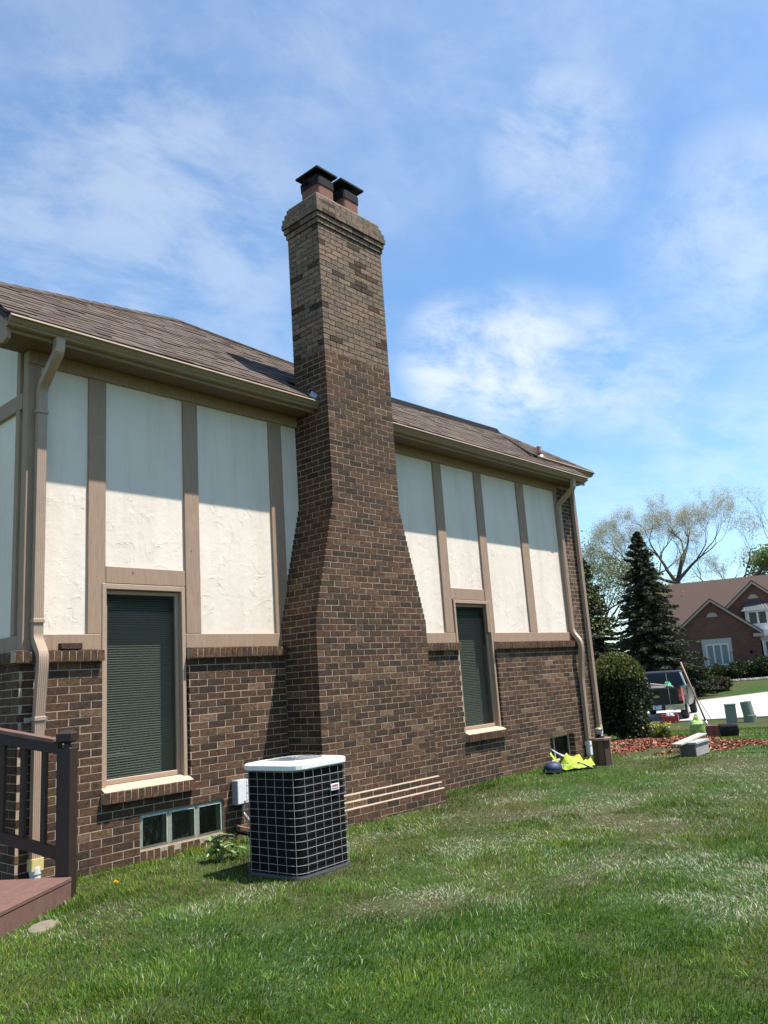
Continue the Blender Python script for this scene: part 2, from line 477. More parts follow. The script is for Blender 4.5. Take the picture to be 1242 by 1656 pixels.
def terr(x, y):
    x = np.asarray(x, float); y = np.asarray(y, float)
    s = (x - CAMP[0]) * .924 + (y - CAMP[1]) * .383
    t = np.clip((s - 12) / 22, 0, 1); t = t * t * (3 - 2 * t)
    u = np.clip((s - 46) / 20, 0, 1); u = u * u * (3 - 2 * u)
    return -.86 * t + .70 * u


def ground_mesh():
    # radial sheet round the camera's part of the lawn, out past the horizon
    ang = np.linspace(0, 2 * math.pi, 145)[:-1]
    rad = np.concatenate([[0.0], np.linspace(.5, 14, 28), np.linspace(15, 70, 56), [80, 100, 140, 200, 320, 600, 1200]])
    V = []; F = []
    cx, cy = -1.0, -4.0
    for r in rad:
        x = cx + r * np.cos(ang); y = cy + r * np.sin(ang); z = terr(x, y) + (0.05 * (fbm(x * .6, y * .6) - .5) * (np.clip((-y - .8) / 2, 0, 1)))
        V.append(np.stack([x, y, z], 1))
    V = np.concatenate(V); n = len(ang)
    i = np.arange(n); j = (i + 1) % n
    for k in range(len(rad) - 1):
        F.append(np.stack([k * n + i, k * n + j, k * n + n + j, k * n + n + i], 1)[:, ::-1] if False else np.stack([k * n + i, k * n + n + i, k * n + n + j, k * n + j], 1))
    return np_mesh('lawn_ground', V, np.concatenate(F))


m, nt, n, l, b = new_mat('lawn_soil')
f1 = pnoise(nt, .35, 6, .65); f2 = pnoise(nt, 9, 6, .7); f3 = pnoise(nt, 45, 4, .7)
c = ramp(nt, f2, [(.3, (.022, .045, .010)), (.6, (.045, .085, .020)), (.8, (.075, .10, .035))])
c = mixc(nt, ramp(nt, f1, [(.42, (0, 0, 0)), (.62, (.75, .75, .75))]), c, (.085, .066, .036))
c = mixc(nt, 1.0, c, ramp(nt, f3, [(.3, (.6, .6, .6)), (.7, (1.35, 1.35, 1.35))]), 'MULTIPLY')
l.new(c, b.inputs['Base Color']); b.inputs['Roughness'].default_value = 1.0; b.inputs['Specular IOR Level'].default_value = .1
bump(nt, b, f3, 1.0, .02)
M['soil'] = m
gm = ground_mesh(); gm.materials.append(M['soil'])
g = bpy.data.objects.new('lawn_ground', gm); COL.objects.link(g); tag(g, kind='structure')

# road: concrete sheet with expansion joints, kerb edge
rd = MB()
NN = len(ROAD_NEAR)
def lerp2(a, b, t): return (a[0] + (b[0] - a[0]) * t, a[1] + (b[1] - a[1]) * t)
rows = []
for k in range(NN):
    rows.append([lerp2(ROAD_NEAR[k], ROAD_FAR[k], t / 6) for t in range(7)])
for k in range(NN - 1):
    for t in range(6):
        a, b_, c_, d = rows[k][t], rows[k][t + 1], rows[k + 1][t + 1], rows[k + 1][t]
        gx = .006
        P = [(*lerp2(a, c_, gx), 0), (*lerp2(b_, d, gx), 0), (*lerp2(c_, a, gx), 0), (*lerp2(d, b_, gx), 0)]
        P = [(p[0], p[1], float(terr(p[0], p[1])) + .035) for p in P]
        rd.add(P, [(0, 1, 2, 3)])
tag(rd.build('road', M['road']), kind='structure')
kb = MB()
for side in (ROAD_NEAR, ROAD_FAR):
    for k in range(NN - 1):
        a = (*side[k], float(terr(*side[k])) + .02); b_ = (*side[k + 1], float(terr(*side[k + 1])) + .02)
        kb.beam(a, b_, .14, .07)
tag(kb.build('kerb', M['concrete']), kind='structure')
# ground slab of garden stones at the neighbour's bed comes with the neighbour's house

# ------------------------------------------------------------------ the brick house
C = 0.0677           # one brick course
ZT = 1.77            # underside of the rowlock ledge
HOUSE = empty('brick_house', 'two-tone house with brown brick below, white stucco and tan boards above, tall chimney', 'house')

# brick shapes shared by all walls
BV = {}
def brick_shape(tone, L, seed):
    rr = random.Random(seed); mb = MB()
    ch = .0016; e = lambda s=.0007: rr.uniform(-s, s)
    cx = ch / L
    fr = [(-.5 + cx, e(), -.0300 + ch + e()), (.5 - cx, e(), -.0300 + ch + e()), (.5 - cx, e(), .0300 - ch + e()), (-.5 + cx, e(), .0300 - ch + e())]
    e2 = lambda: rr.uniform(-.0016, .0012)
    md = [(-.5 + e(.006), ch, -.0300 + e2()), (.5 + e(.006), ch, -.0300 + e2()), (.5 + e(.006), ch, .0300 - e2()), (-.5 + e(.006), ch, .0300 - e2())]
    bk = [(-.5, .035, -.0300), (.5, .035, -.0300), (.5, .035, .0300), (-.5, .035, .0300)]
    fs = [(0, 1, 2, 3)]
    for k in range(4):
        j = (k + 1) % 4; fs += [(k, k + 4, j + 4, j), (k + 4, k + 8, j + 8, j + 4)]
    mb.add(fr + md + bk, fs, tone)
    return mb


TONES = [.02, .10, .16, .22, .30, .34, .38, .42, .46, .50, .55, .60, .66, .72, .78, .88, .96, .92, 1.0]
for ti, t in enumerate(TONES):
    for li, L in enumerate((.194, .092)):
        mb = brick_shape(t, L, ti * 7 + li); me = mb.mesh('brick'); me.materials.append(M['brick']); BV[(ti, li)] = (me, mb)


def pick_tone(mode):
    x = random.random()
    if mode == 'wall':
        return random.choice([1, 2, 2, 3, 3]) if x < .26 else random.choice([3, 4, 5, 6, 7, 8, 9, 10, 11]) if x < .90 else random.choice([12, 12, 13, 13, 14])
    if mode == 'stack':
        return random.choice([1, 2, 3, 3]) if x < .28 else random.choice([4, 5, 6, 7, 8, 9, 10]) if x < .95 else random.choice([11, 12])
    if mode == 'new':
        return random.choice([2, 3, 15]) if x < .13 else random.choice([16, 16, 17, 18, 18, 15, 17])
    if mode == 'rowlock':
        return random.choice([4, 6, 7, 8, 8, 9, 3])
    return 8


BR = {}     # key -> list of (pos, rotz, L, tone idx, h scale, score)


def emit(key, pos, rz, L, mode, hs=1.0, ti=None, rx=0.0):
    if L < .02: return
    n = (math.sin(rz), -math.cos(rz))
    X_, Y_, d = proj(pos)
    vis = (CAMP[0] - pos[0]) * n[0] + (CAMP[1] - pos[1]) * n[1]
    inside = -10 < X_ < 1252 and -10 < Y_ < 1666 and d > 0
    dist = math.dist(pos, CAMP)
    score = (L * vis / dist ** 3) if (vis > 0 and inside) else 0
    BR.setdefault(key, []).append((pos, rz, L, pick_tone(mode) if ti is None else ti, hs, score, rx))


def flush(key, parent, limit=300, name='brick'):
    lst = sorted(BR.pop(key), key=lambda q: -q[5]); mb = MB()
    for i, (pos, rz, L, ti, hs, sc_, rx) in enumerate(lst):
        me, src = BV[(ti, 0 if L > .14 else 1)]
        if i < limit:
            inst(name, me, parent, pos, (rx, random.uniform(-.004, .004), rz), (L, 1, hs))
        else:
            Mx = Matrix.Translation(pos) @ Matrix.Rotation(rz, 4, 'Z') @ Matrix.Rotation(rx, 4, 'X') @ Matrix.Diagonal((L, 1, hs, 1))
            mb.add([Mx @ Vector(v) for v in src.v], src.f, src.t[0])
    if mb.v:
        o = mb.build('small_bricks', M['brick'], parent); tag(o, kind='stuff')


def lay(key, a0, a1, z0, z1, openings, face, plane, k0=0, mode='wall', phase=0.0):
    """courses of running bond on a wall face between a0..a1, skipping openings (a0,a1,z0,z1)"""
    k = 0
    ztop = ZT
    while True:
        zb = ztop - (k + 1) * C; zc = zb + C / 2
        if zb < z0 - .02: break
        if zb + C <= z1 + .002:
            off = (.1016 if k % 2 else 0.0) + phase
            spans = [(a0, a1)]
            for (p, q, r, s) in openings:
                if r < zc < s:
                    new = []
                    for (u, v) in spans:
                        if q <= u or p >= v: new.append((u, v)); continue
                        if p > u: new.append((u, p))
                        if q < v: new.append((q, v))
                    spans = new
            for (u, v) in spans:
                x = math.floor((u - off) / .2032) * .2032 + off
                while x < v:
                    s0, s1 = max(x, u), min(x + .2032, v)
                    if s1 - s0 > .028:
                        j0 = s0 + (.0036 if s0 > u + 1e-6 else 0); j1 = s1 - (.0036 if s1 < v - 1e-6 else 0)
                        mid = (j0 + j1) / 2; L = j1 - j0
                        dp = random.uniform(-.0012, .0006)
                        if face == 'S': emit(key, (mid, plane + dp, zc), 0, L, mode)
                        elif face == 'W': emit(key, (plane + dp, mid, zc), -math.pi / 2, L, mode)
                        elif face == 'E': emit(key, (plane + dp, mid, zc), math.pi / 2, L, mode)
                    x += .2032
        k += 1
        if k > 200: break


def cells(x0, x1, z0, z1, ops):
    xs = sorted({x0, x1, *[min(max(o[i], x0), x1) for o in ops for i in (0, 1)]}); zs = sorted({z0, z1, *[min(max(o[i], z0), z1) for o in ops for i in (2, 3)]})
    for i in range(len(xs) - 1):
        for j in range(len(zs) - 1):
            mx_, mz = (xs[i] + xs[i + 1]) / 2, (zs[j] + zs[j + 1]) / 2
            if not any(o[0] < mx_ < o[1] and o[2] < mz < o[3] for o in ops): yield xs[i], xs[i + 1], zs[j], zs[j + 1]


WL = (0.0, .907, .545, 3.0)        # left window opening in the brick
WRt = (5.25, 6.157, .545, 3.0)
GB = (.365, 1.275, .105, .416)
BW = (7.36, 8.10, .03, .416)
XL, XR = -.735, 8.93
wall = MB()
for c4 in cells(XL + .0018, 8.9, -.12, ZT + .004, [WL, WRt, GB, BW]): wall.box(c4[0], c4[1], .0018, .13, c4[2], c4[3])
wall.box(8.475, XR - .0018,   .0017, .135, ZT - .002, 4.53)      # brick corner pier carried up beside the stucco
wall.box(XL + .0018, -.60, .131, 3.9, -.12, ZT + .004)          # left side wall
BWALL = wall.build('brick_wall', M['mortar'], HOUSE)
lay('wall', XL, 2.16, -.07, ZT, [WL, GB, (GB[0], GB[1], 0, GB[2])], 'S', 0.0)
lay('wall', 3.94, XR, -.07, ZT, [WRt, BW], 'S', 0.0, phase=.05)
lay('wall', .004, 1.6, -.07, ZT, [], 'W', XL, phase=0.03)
# pier bricks above the ledge
kk = 0
while ZT + (kk + 1) * C < 4.53:
    zc = ZT + (kk + .5) * C
    for (s0, s1) in (((8.475, 8.625), (8.634, 8.828), (8.838, 8.93)) if kk % 2 else ((8.475, 8.575), (8.584, 8.73), (8.738, 8.93))):
        emit('wall', ((s0 + s1) / 2, random.uniform(-.001, .001), zc), 0, s1 - s0, 'wall')
    for y in np.arange(0.0, .8, .2032): emit('wall', (XR, y + .1 + (.1 if kk % 2 else 0), zc), math.pi / 2, .193, 'wall')
    kk += 1
for c4 in np.arange(-.07, ZT, C):
    for y in np.arange(0, .8, .2032): emit('wall', (XR, y + .1, c4 + C / 2), math.pi / 2, .193, 'wall')
flush('wall', BWALL, 300)
# reveals of the openings
rv = MB()
for op, dep in ((WL, .035), (WRt, .035), (BW, .10)):
    zlim = ZT if op is not BW else op[3]
    z = ZT; 
    kx = 0
    while z - C > op[2] - .03:
        zc = z - C / 2
        if zc < zlim:
            rv.box(op[1] - .0005, op[1] + .012, .0035, dep + .09, zc - .0285, zc + .0285, TONES[pick_tone('wall')])
            rv.box(op[0] - .012, op[0] + .0005, .0035, dep + .09, zc - .0285, zc + .0285, TONES[pick_tone('wall')])
        z -= C
tag(rv.build('reveal_bricks', M['brick'], BWALL), kind='stuff')

# rowlock ledge, sills and the course under the glass block
def rowlocks(a0, a1, zb, zt, face, front, back, mode='rowlock', slope=.012):
    n = max(1, round((a1 - a0) / C)); w = (a1 - a0) / n
    core = MB(); 
    if face == 'S': core.hexa([(a0 + .002, front + .006, zb + .004), (a1 - .002, front + .006, zb + .004), (a1 - .002, back, zb + .004), (a0 + .002, back, zb + .004), (a0 + .002, front + .006, zt - .005), (a1 - .002, front + .006, zt - .005), (a1 - .002, back, zt + slope), (a0 + .002, back, zt + slope)])
    else: core.hexa([(front + .006, a0 + .002, zb + .004), (back, a0 + .002, zb + .004), (back, a1 - .002, zb + .004), (front + .006, a1 - .002, zb + .004), (front + .006, a0 + .002, zt - .005), (back, a0 + .002, zt + slope), (back, a1 - .002, zt + slope), (front + .006, a1 - .002, zt - .005)])
    core.build('mortar_bed', M['mortar'], BWALL)
    for i in range(n):
        s0, s1 = a0 + i * w + .0045, a0 + (i + 1) * w - .0045; j = random.uniform(-.003, .003); t = TONES[pick_tone(mode)]; jz = random.uniform(-.002, .002)
        b = MB()
        p = [(s0, front + j, zb + jz), (s1, front + j, zb + jz), (s1, back - .01, zb), (s0, back - .01, zb), (s0 + .001, front + j + .002, zt + jz), (s1 - .001, front + j + .002, zt + jz), (s1, back - .01, zt + slope + .003), (s0, back - .01, zt + slope + .003)]
        if face == 'W': p = [(q[1], q[0], q[2]) for q in p]; p = [p[1], p[0], p[3], p[2], p[5], p[4], p[7], p[6]]
        b.hexa(p, t); b.build('rowlock_brick', M['brick'], BWALL)


rowlocks(-.79, -.002, ZT + .002, ZT + .094, 'S', -.052, .045)
rowlocks(.909, 2.125, ZT + .002, ZT + .094, 'S', -.052, .045)
rowlocks(3.965, 5.248, ZT + .002, ZT + .094, 'S', -.052, .045)
rowlocks(6.16, 8.56, ZT + .002, ZT + .094, 'S', -.052, .045)
rowlocks(.03, .9, ZT + .002, ZT + .094, 'W', -.787, -.69)
for op in (WL, WRt): rowlocks(op[0] - .012, op[1] + .012, .552, .643, 'S', -.058, .04)
rowlocks(GB[0], GB[1], .012, .100, 'S', -.002, .05, slope=0)

# inner shell so that the rooms are dark
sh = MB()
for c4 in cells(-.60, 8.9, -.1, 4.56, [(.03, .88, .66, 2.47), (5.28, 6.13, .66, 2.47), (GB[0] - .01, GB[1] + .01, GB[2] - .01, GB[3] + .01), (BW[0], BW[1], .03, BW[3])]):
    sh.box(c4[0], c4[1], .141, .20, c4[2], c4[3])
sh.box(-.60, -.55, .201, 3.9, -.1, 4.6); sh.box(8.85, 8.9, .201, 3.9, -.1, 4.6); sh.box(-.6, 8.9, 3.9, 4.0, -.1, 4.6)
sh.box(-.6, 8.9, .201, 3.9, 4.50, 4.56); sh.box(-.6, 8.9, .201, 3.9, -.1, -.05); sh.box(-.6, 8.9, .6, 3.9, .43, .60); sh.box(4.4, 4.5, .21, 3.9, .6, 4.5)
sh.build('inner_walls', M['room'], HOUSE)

# stucco panels
ZB, ZS = 2.012, 4.422
for (x0, x1, z0, z1) in ((-.66, -.095, ZB, ZS), (.04, .925, 2.60, ZS), (1.07, 2.07, ZB, ZS), (2.23, 2.62, ZB, ZS), (3.4, 5.065, ZB, ZS), (5.22, 6.055, 2.60, ZS), (6.205, 7.205, ZB, ZS), (7.385, 8.385, ZB, ZS)):
    MB().box(x0, x1, .06 + .0004 * (x0 > 0), .139, z0 - .02, z1 + .03).build('stucco_panel', M['stucco'], HOUSE)
gz = lambda y: 4.63 + .75 * (y + .4)
gp_ = MB(); pts = [(.0605, 1.86), (3.95, 1.86), (3.95, 4.35), (.57, gz(.57) - .16), (.0605, gz(.06) - .16)]
gp_.add([(-.67, y, z) for y, z in pts] + [(-.605, y, z) for y, z in pts], [(4, 3, 2, 1, 0), (5, 6, 7, 8, 9)] + [(i, (i + 1) % 5, 5 + (i + 1) % 5, 5 + i) for i in range(5)])
gp_.build('stucco_panel', M['stucco'], HOUSE)

# boards (each its own part)
def board(x0, x1, z0, z1, y0=.034, y1=.1, b=.005):
    o = MB().bbox(x0, x1, y0 + random.uniform(-.002, .002), y1, z0, z1, b).build('timber_board', M['timber'], HOUSE); return o


for x0, x1 in ((-.125, .05), (.91, 1.085), (2.055, 2.245), (5.05, 5.235), (6.04, 6.22), (7.19, 7.40), (8.37, 8.472)): board(x0, x1, ZB - .001, ZS + .001)
board(-.705, -.585, ZB - .15, ZS + .001)
for x0, x1 in ((-.58, .008), (.90, 2.16), (3.92, 5.252), (6.15, 8.471)): board(x0, x1, 1.868, ZB - .002, .030)
board(.052, .908, 2.475, 2.632, .038); board(5.237, 6.038, 2.475, 2.632, .038)
for x0, x1 in ((-.705, 2.49), (3.61, 8.471)): MB().bbox(x0, x1, .022, .1, ZS, 4.545, .004).build('frieze_board', M['timber'], HOUSE)
LB = []
# left side wall boards
def lboard(y0, y1, z0, z1): MB().bbox(-.70 - .0031 * (len(LB) % 3),  -.66, y0, y1, z0, z1, .004).build('timber_board', M['timber'], HOUSE); LB.append(1)
lboard(.036, .14, ZB - .15, 4.9); lboard(.20, .27, ZB, 4.9); lboard(.142, 3.9, 4.02, 4.17); lboard(.142, 3.9, 1.868, ZB - .002); lboard(1.2, 1.37, ZB, 4.9)

# soffit, fascia, gutters
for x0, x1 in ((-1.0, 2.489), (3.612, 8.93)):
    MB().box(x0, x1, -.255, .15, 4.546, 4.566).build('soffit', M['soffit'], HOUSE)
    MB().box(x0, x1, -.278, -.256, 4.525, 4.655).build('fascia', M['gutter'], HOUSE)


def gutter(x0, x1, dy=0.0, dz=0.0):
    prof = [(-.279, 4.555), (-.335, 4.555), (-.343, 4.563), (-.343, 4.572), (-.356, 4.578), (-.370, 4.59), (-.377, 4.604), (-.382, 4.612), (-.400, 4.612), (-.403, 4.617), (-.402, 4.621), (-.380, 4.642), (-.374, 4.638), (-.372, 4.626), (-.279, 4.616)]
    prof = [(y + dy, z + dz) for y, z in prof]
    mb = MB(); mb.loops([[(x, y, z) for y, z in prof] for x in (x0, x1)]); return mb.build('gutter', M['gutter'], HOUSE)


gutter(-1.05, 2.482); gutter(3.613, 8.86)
gutter(7.78, 9.72, .30, .292)
MB().box(7.8, 9.66, .024, .045, 4.83, 4.95).build('fascia', M['gutter'], HOUSE)
MB().box(7.9, 9.62, .046, .36, 4.832, 4.85).build('soffit', M['soffit'], HOUSE)
MB().box(8.94, 9.3, .35, 4.0, -.1, 4.83, .4).build('front_wing_wall', M['brick'], HOUSE)

# roof
OUT = [(-1.07, .57), (2.16, 2.0), (5.37, 1.0), (8.6, 1.24), (8.95, 1.02)]      # line of hips and ridges, as (x, y)
def outl(x):
    for a, b_ in zip(OUT[:-1], OUT[1:]):
        if a[0] <= x <= b_[0]: return a[1] + (b_[1] - a[1]) * (x - a[0]) / (b_[0] - a[0])
    return -9
rf = MB()
EY = -.335; D_ = .03
top = [(-1.07, EY), (8.95, EY)] + OUT[::-1]
tv = [(x, y, gz(y) - D_) for x, y in top]; bv = [(x, y, gz(y) - D_ - .06) for x, y in top]; nn = len(tv)
rf.add(tv + bv, [tuple(range(nn)), tuple(range(2 * nn - 1, nn - 1, -1))] + [((i + 1) % nn, i, nn + i, nn + (i + 1) % nn) for i in range(nn)])
for a, b_ in zip(OUT[:-1], OUT[1:]):
    p = [(a[0], a[1] + .012, gz(a[1]) - .012), (b_[0], b_[1] + .012, gz(b_[1]) - .012), (b_[0], 4.4, 4.3), (a[0], 4.4, 4.3)]
    rf.add(p + [(x, y, z - .08) for x, y, z in p], [(0, 1, 2, 3), (7, 6, 5, 4), (1, 0, 4, 5), (2, 1, 5, 6), (3, 2, 6, 7), (0, 3, 7, 4)])
ROOF = rf.build('roof', M['underlay'], HOUSE)
# second, slightly higher roof of the front wing
SL2 = (5.86 - 4.945) / (1.24 + .05)
gz2 = lambda y: 4.945 + SL2 * (y + .05)
w2 = MB(); P2 = [(7.62, -.05), (9.74, -.05), (8.6, 1.24)]
w2.add([(x, y, gz2(y) - .02) for x, y in P2] + [(x, y, gz2(y) - .07) for x, y in P2], [(0, 1, 2), (5, 4, 3), (1, 0, 3, 4), (2, 1, 4, 5), (0, 2, 5, 3)])
w2.add([(9.74, -.05, 4.925), (9.74, 4.4, 4.925), (8.6, 3.2, 5.84), (8.6, 1.24, 5.84), (9.74, -.05, 4.86), (9.74, 4.4, 4.86), (8.6, 3.2, 5.7), (8.6, 1.24, 5.7)], [(0, 1, 2, 3), (7, 6, 5, 4), (0, 4, 5, 1), (1, 5, 6, 2), (2, 6, 7, 3), (3, 7, 4, 0)])
WROOF = w2.build('wing_roof', M['underlay'], HOUSE)

CHX0, CHX1, CHYF, CHYB = 2.485, 3.61, -.512, .03
tabs = []
def shingle_rows(plane, slope, y_start, yend, spans):
    ln = math.hypot(1, slope); e = .126
    row = 0; y = y_start
    while y < yend:
        y2 = y + e / ln
        ym = (y + y2) / 2
        for (u, v) in spans(y2 + .02):
            x = u - random.uniform(0, .2)
            while x < v:
                L = random.choice([.11, .15, .18, .22, .27, .33]); s0, s1 = max(x, u), min(x + L, v); x += L
                if s1 - s0 < .03: continue
                if CHX0 - .02 < (s0 + s1) / 2 < CHX1 + .02 and y2 > CHYF and y < CHYB + .03 and plane is gz: continue
                tabs.append((plane, slope, s0 + .0015, s1 - .0015, y, y2, random.random() ** .9, random.choice([.004, .006, .008, .011])))
        y = y2; row += 1


def spans_main(y):
    out = []; xs = np.linspace(-1.07, 8.95, 400); ok = np.array([outl(x) > y for x in xs]); i = 0
    while i < len(xs):
        if ok[i]:
            j = i
            while j + 1 < len(xs) and ok[j + 1]: j += 1
            if j > i: out.append((xs[i], xs[j]))
            i = j
        i += 1
    return out


def spans_wing(y):
    t = (y + .05) / 1.29
    return [(7.62 + .98 * t, 9.74 - 1.14 * t)] if 0 <= t < .97 else []


def tab_mesh(mb, q):
    plane, slope, s0, s1, y, y2, t, th = q
    ln = math.hypot(1, slope); nx = (0, -slope / ln, 1 / ln); up = (0, 1 / ln, slope / ln)
    def P(x, yy, h): return (x, yy + nx[1] * h, plane(yy) + nx[2] * h)
    yt = y2 + .035; b = -.012
    mb.hexa([P(s0, y, b), P(s1, y, b), P(s1, yt, b - .01), P(s0, yt, b - .01), P(s0, y, th), P(s1, y, th), P(s1, yt, .0), P(s0, yt, .0)], t)


shingle_rows(gz, .75, -.352, 2.0, spans_main)
shingle_rows(gz2, SL2, -.075, 1.2, spans_wing)
def tscore(q):
    X_, Y_, d = proj((((q[2] + q[3]) / 2), (q[4] + q[5]) / 2, q[0]((q[4] + q[5]) / 2)))
    return (q[3] - q[2]) / d ** 2 if (-5 < X_ < 1247 and Y_ > 0) else 0
tabs.sort(key=lambda q: -tscore(q))
rest = {0: MB(), 1: MB()}
for i, q in enumerate(tabs):
    par = ROOF if q[0] is gz else WROOF
    if i < 300:
        mb = MB(); tab_mesh(mb, q); mb.build('shingle', M['shingle'], par)
    else: tab_mesh(rest[0 if par is ROOF else 1], q)
for k, par in ((0, ROOF), (1, WROOF)):
    if rest[k].v: tag(rest[k].build('small_shingles', M['shingle'], par), kind='stuff')
# hip and ridge cap shingles
def caps(a, b_, z, zb, L=.21, dark=False, par=None):
    a, b_ = Vector((a[0], a[1], z(a[1]))), Vector((b_[0], b_[1], zb(b_[1]))); d = b_ - a; n_ = int(d.length / L); d.normalize()
    sd = d.cross(Vector((0, 0, 1))).normalized()
    for i in range(n_ + 1):
        p0 = a + d * (i * L); p1 = a + d * min((i + 1) * L + .04, (b_ - a).length)
        w = .13; h = .020
        mb = MB(); u = Vector((0, 0, 1))
        for sgn in (1, -1):
            mb.hexa([p0 + sd * sgn * .0 + u * (h - .02), p0 + sd * sgn * w + u * (h - .10), p1 + sd * sgn * w + u * (h - .105), p1 + u * (h - .025),
                     p0 + u * h, p0 + sd * sgn * w + u * (h - .08), p1 + sd * sgn * w + u * (h - .085), p1 + u * (h - .005)][::1 if sgn < 0 else 1], random.random() * .8)
        mb.build('ridge_shingle', M['shingle'], par)
caps(OUT[0], OUT[1], gz, gz, par=ROOF); caps(OUT[2], OUT[1], gz, gz, par=ROOF)
caps(P2[1], P2[2], gz2, gz2, par=WROOF)
rvm = MB(); a, b_ = OUT[2], OUT[3]
rvm.hexa([(a[0] - .1, a[1] - .13, gz(a[1]) - .085), (b_[0], b_[1] - .13, gz(b_[1]) - .085), (b_[0], b_[1] + .13, gz(b_[1]) - .085), (a[0] - .1, a[1] + .13, gz(a[1]) - .085),
          (a[0] - .1, a[1] - .05, gz(a[1]) + .035), (b_[0], b_[1] - .05, gz(b_[1]) + .035), (b_[0], b_[1] + .05, gz(b_[1]) + .035), (a[0] - .1, a[1] + .05, gz(a[1]) + .035)])
rvm.build('ridge_vent', M['black'], ROOF)
# left rake board, boxed return
rk = MB(); pr = [(-.33, gz(-.33) - .05), (.57, gz(.57) - .05), (.57, gz(.57) - .22), (-.33, gz(-.33) - .13)]
rk.loops([[(x, y, z) for y, z in pr] for x in (-1.055, -1.02)]); rk.build('rake_board', M['timber'], HOUSE)
rk = MB(); pr = [(-.285, 4.46), (-.285, 4.62), (.02, 4.80), (.30, 4.80), (.12, 4.535), (-.20, 4.44)]
rk.loops([[(x, y, z) for y, z in pr] for x in (-1.035, -1.004)]); rk.build('eave_return', M['timber'], HOUSE)
rs = MB(); rs.loops([[(x, -.25, gz(-.25) - .14), (x, .57, gz(.57) - .14), (x, .57, gz(.57) - .12), (x, -.25, gz(-.25) - .12)] for x in (-1.02, -.66)]); rs.build('soffit', M['soffit'], HOUSE)
# vent pipe with lead boot
vp = MB(); vx, vy = 8.02, .02; vz = gz(vy)
vp.lathe([(.038, -.05), (.036, .10), (.040, .12), (.036, .14), (.039, .20), (.040, .21)], 12, (vx, vy, vz)); vpo = vp.build('vent_pipe', M['copper'], ROOF, True)
vp = MB(); vp.lathe([(.10, -.03), (.065, .035), (.045, .055)], 12, (vx, vy - .01, vz)); vp.build('pipe_boot', M['steel'], ROOF, True)
vp = MB(); vp.lathe([(.047, .06), (.047, .073), (.04, .075)], 12, (vx, vy - .005, vz)); vp.build('rubber_collar', M['black'], ROOF, True)

# ---------------------------------------------------------------- chimney
core = MB(); ccore = MB(); wash = []
NCO = 107; ZC0 = .028
def outc(k):
    """plan of the chimney at course k: x0, x1, yfront, yback"""
    x0, x1, yf = 2.130, 3.953, -.512
    if k < 1: d = .058
    elif k == 1: d = .058
    elif k == 2: d = .038
    elif k == 3: d = .019
    else: d = 0
    if k <= 3: return x0 - d, x1 + d, yf - d, .1
    if k < 31: return x0, x1, yf, .1
    if k < 51:
        t = (k - 30) / 20; return x0 + (2.485 - x0) * t, x1 + (3.61 - x1) * t, yf, .1
    if k < 101: return 2.485, 3.61, yf, (.1 if k < 66 else .03)
    d = {101: .016, 102: .034, 103: .052, 104: .042, 105: .022, 106: .0}[k]
    return 2.485 - d, 3.61 + d, yf - d, .03 + d


for k in range(-2, NCO):
    x0, x1, yf, yb = outc(k); z0 = ZC0 + k * C; zc = z0 + C / 2
    i = .0019 if z0 < 5.2 else .0140; cm = core if z0 < 5.2 else ccore
    cm.box(x0 + i, x1 - i, yf + i, yb - .001 if yb > .05 else yb - i, z0 + .0003, z0 + C - .0003)
    mode = 'new' if z0 > 5.2 else 'stack' if z0 > 1.6 else 'wall'
    if 3.1 < z0 < 5.2: mode = 'stack'
    off = .1016 if k % 2 else 0.0
    def run(a0, a1, off, put):
        s = a0 - (.2032 - off if off else 0); first = True
        while s < a1 - .02:
            e0, e1 = max(s, a0), min(s + .2032, a1)
            if a1 - e1 < .035: e1 = a1
            if e1 - e0 > .02:
                j0 = e0 + (.0036 if e0 > a0 + 1e-6 else 0); j1 = e1 - (.0036 if e1 < a1 - 1e-6 else 0)
                put((j0 + j1) / 2, j1 - j0)
            s += .2032
            if e1 >= a1: break
    run(x0, x1, off, lambda a, L: emit('chim', (a, yf + random.uniform(-.0014, .0006), zc), 0, L, mode))
    ylim = yb
    run(yf + .004, ylim, .1016 - off if off else .1016, lambda a, L: emit('chim', (x0 + random.uniform(-.0014, .0006), a, zc), -math.pi / 2, L, mode))
    run(yf + .004, ylim, .1016 - off if off else .1016, lambda a, L: emit('chim', (x1 + random.uniform(-.0006, .0014), a, zc), math.pi / 2, L, mode))
    if k >= 68: run(x0, x1, off, lambda a, L: emit('chim', (a, yb, zc), math.pi, L, mode))
CH = core.build('chimney', M['mortar'], HOUSE)
ccore.build('upper_core', M['mortar_old'], CH)
flush('chim', CH, 300)
# mortar wash on the stepped base and the crown
for k in (1, 2, 3):
    x0, x1, yf, yb = outc(k); a0, a1, af, ab = outc(k + 1); zt = ZC0 + (k + 1) * C
    mb = MB(); h = .013
    mb.add([(x0, yf, zt - .006), (x1, yf, zt - .006), (a1 + .001, af + .004, zt + h), (a0 - .001, af + .004, zt + h), (x0, 0, zt - .006), (x1, 0, zt - .006), (a1 + .001, 0, zt + h), (a0 - .001, 0, zt + h)],
           [(0, 1, 2, 3), (4, 0, 3, 7), (1, 5, 6, 2)]); mb.build('mortar_wash', M['wash'], CH)
zt = ZC0 + NCO * C
MB().bbox(2.50, 3.60, -.50, .015, zt - .01, zt + .03, .012).build('crown', M['crown'], CH)


def rr_loop(cx, cy, hx, hy, r, z, n=4):
    p = []
    for qx, qy, a0 in ((1, 1, 0), (-1, 1, 90), (-1, -1, 180), (1, -1, 270)):
        for k in range(n + 1):
            t = R(a0 + 90 * k / n); p.append((cx + qx * (hx - r) + r * math.cos(t), cy + qy * (hy - r) + r * math.sin(t), z))
    return p


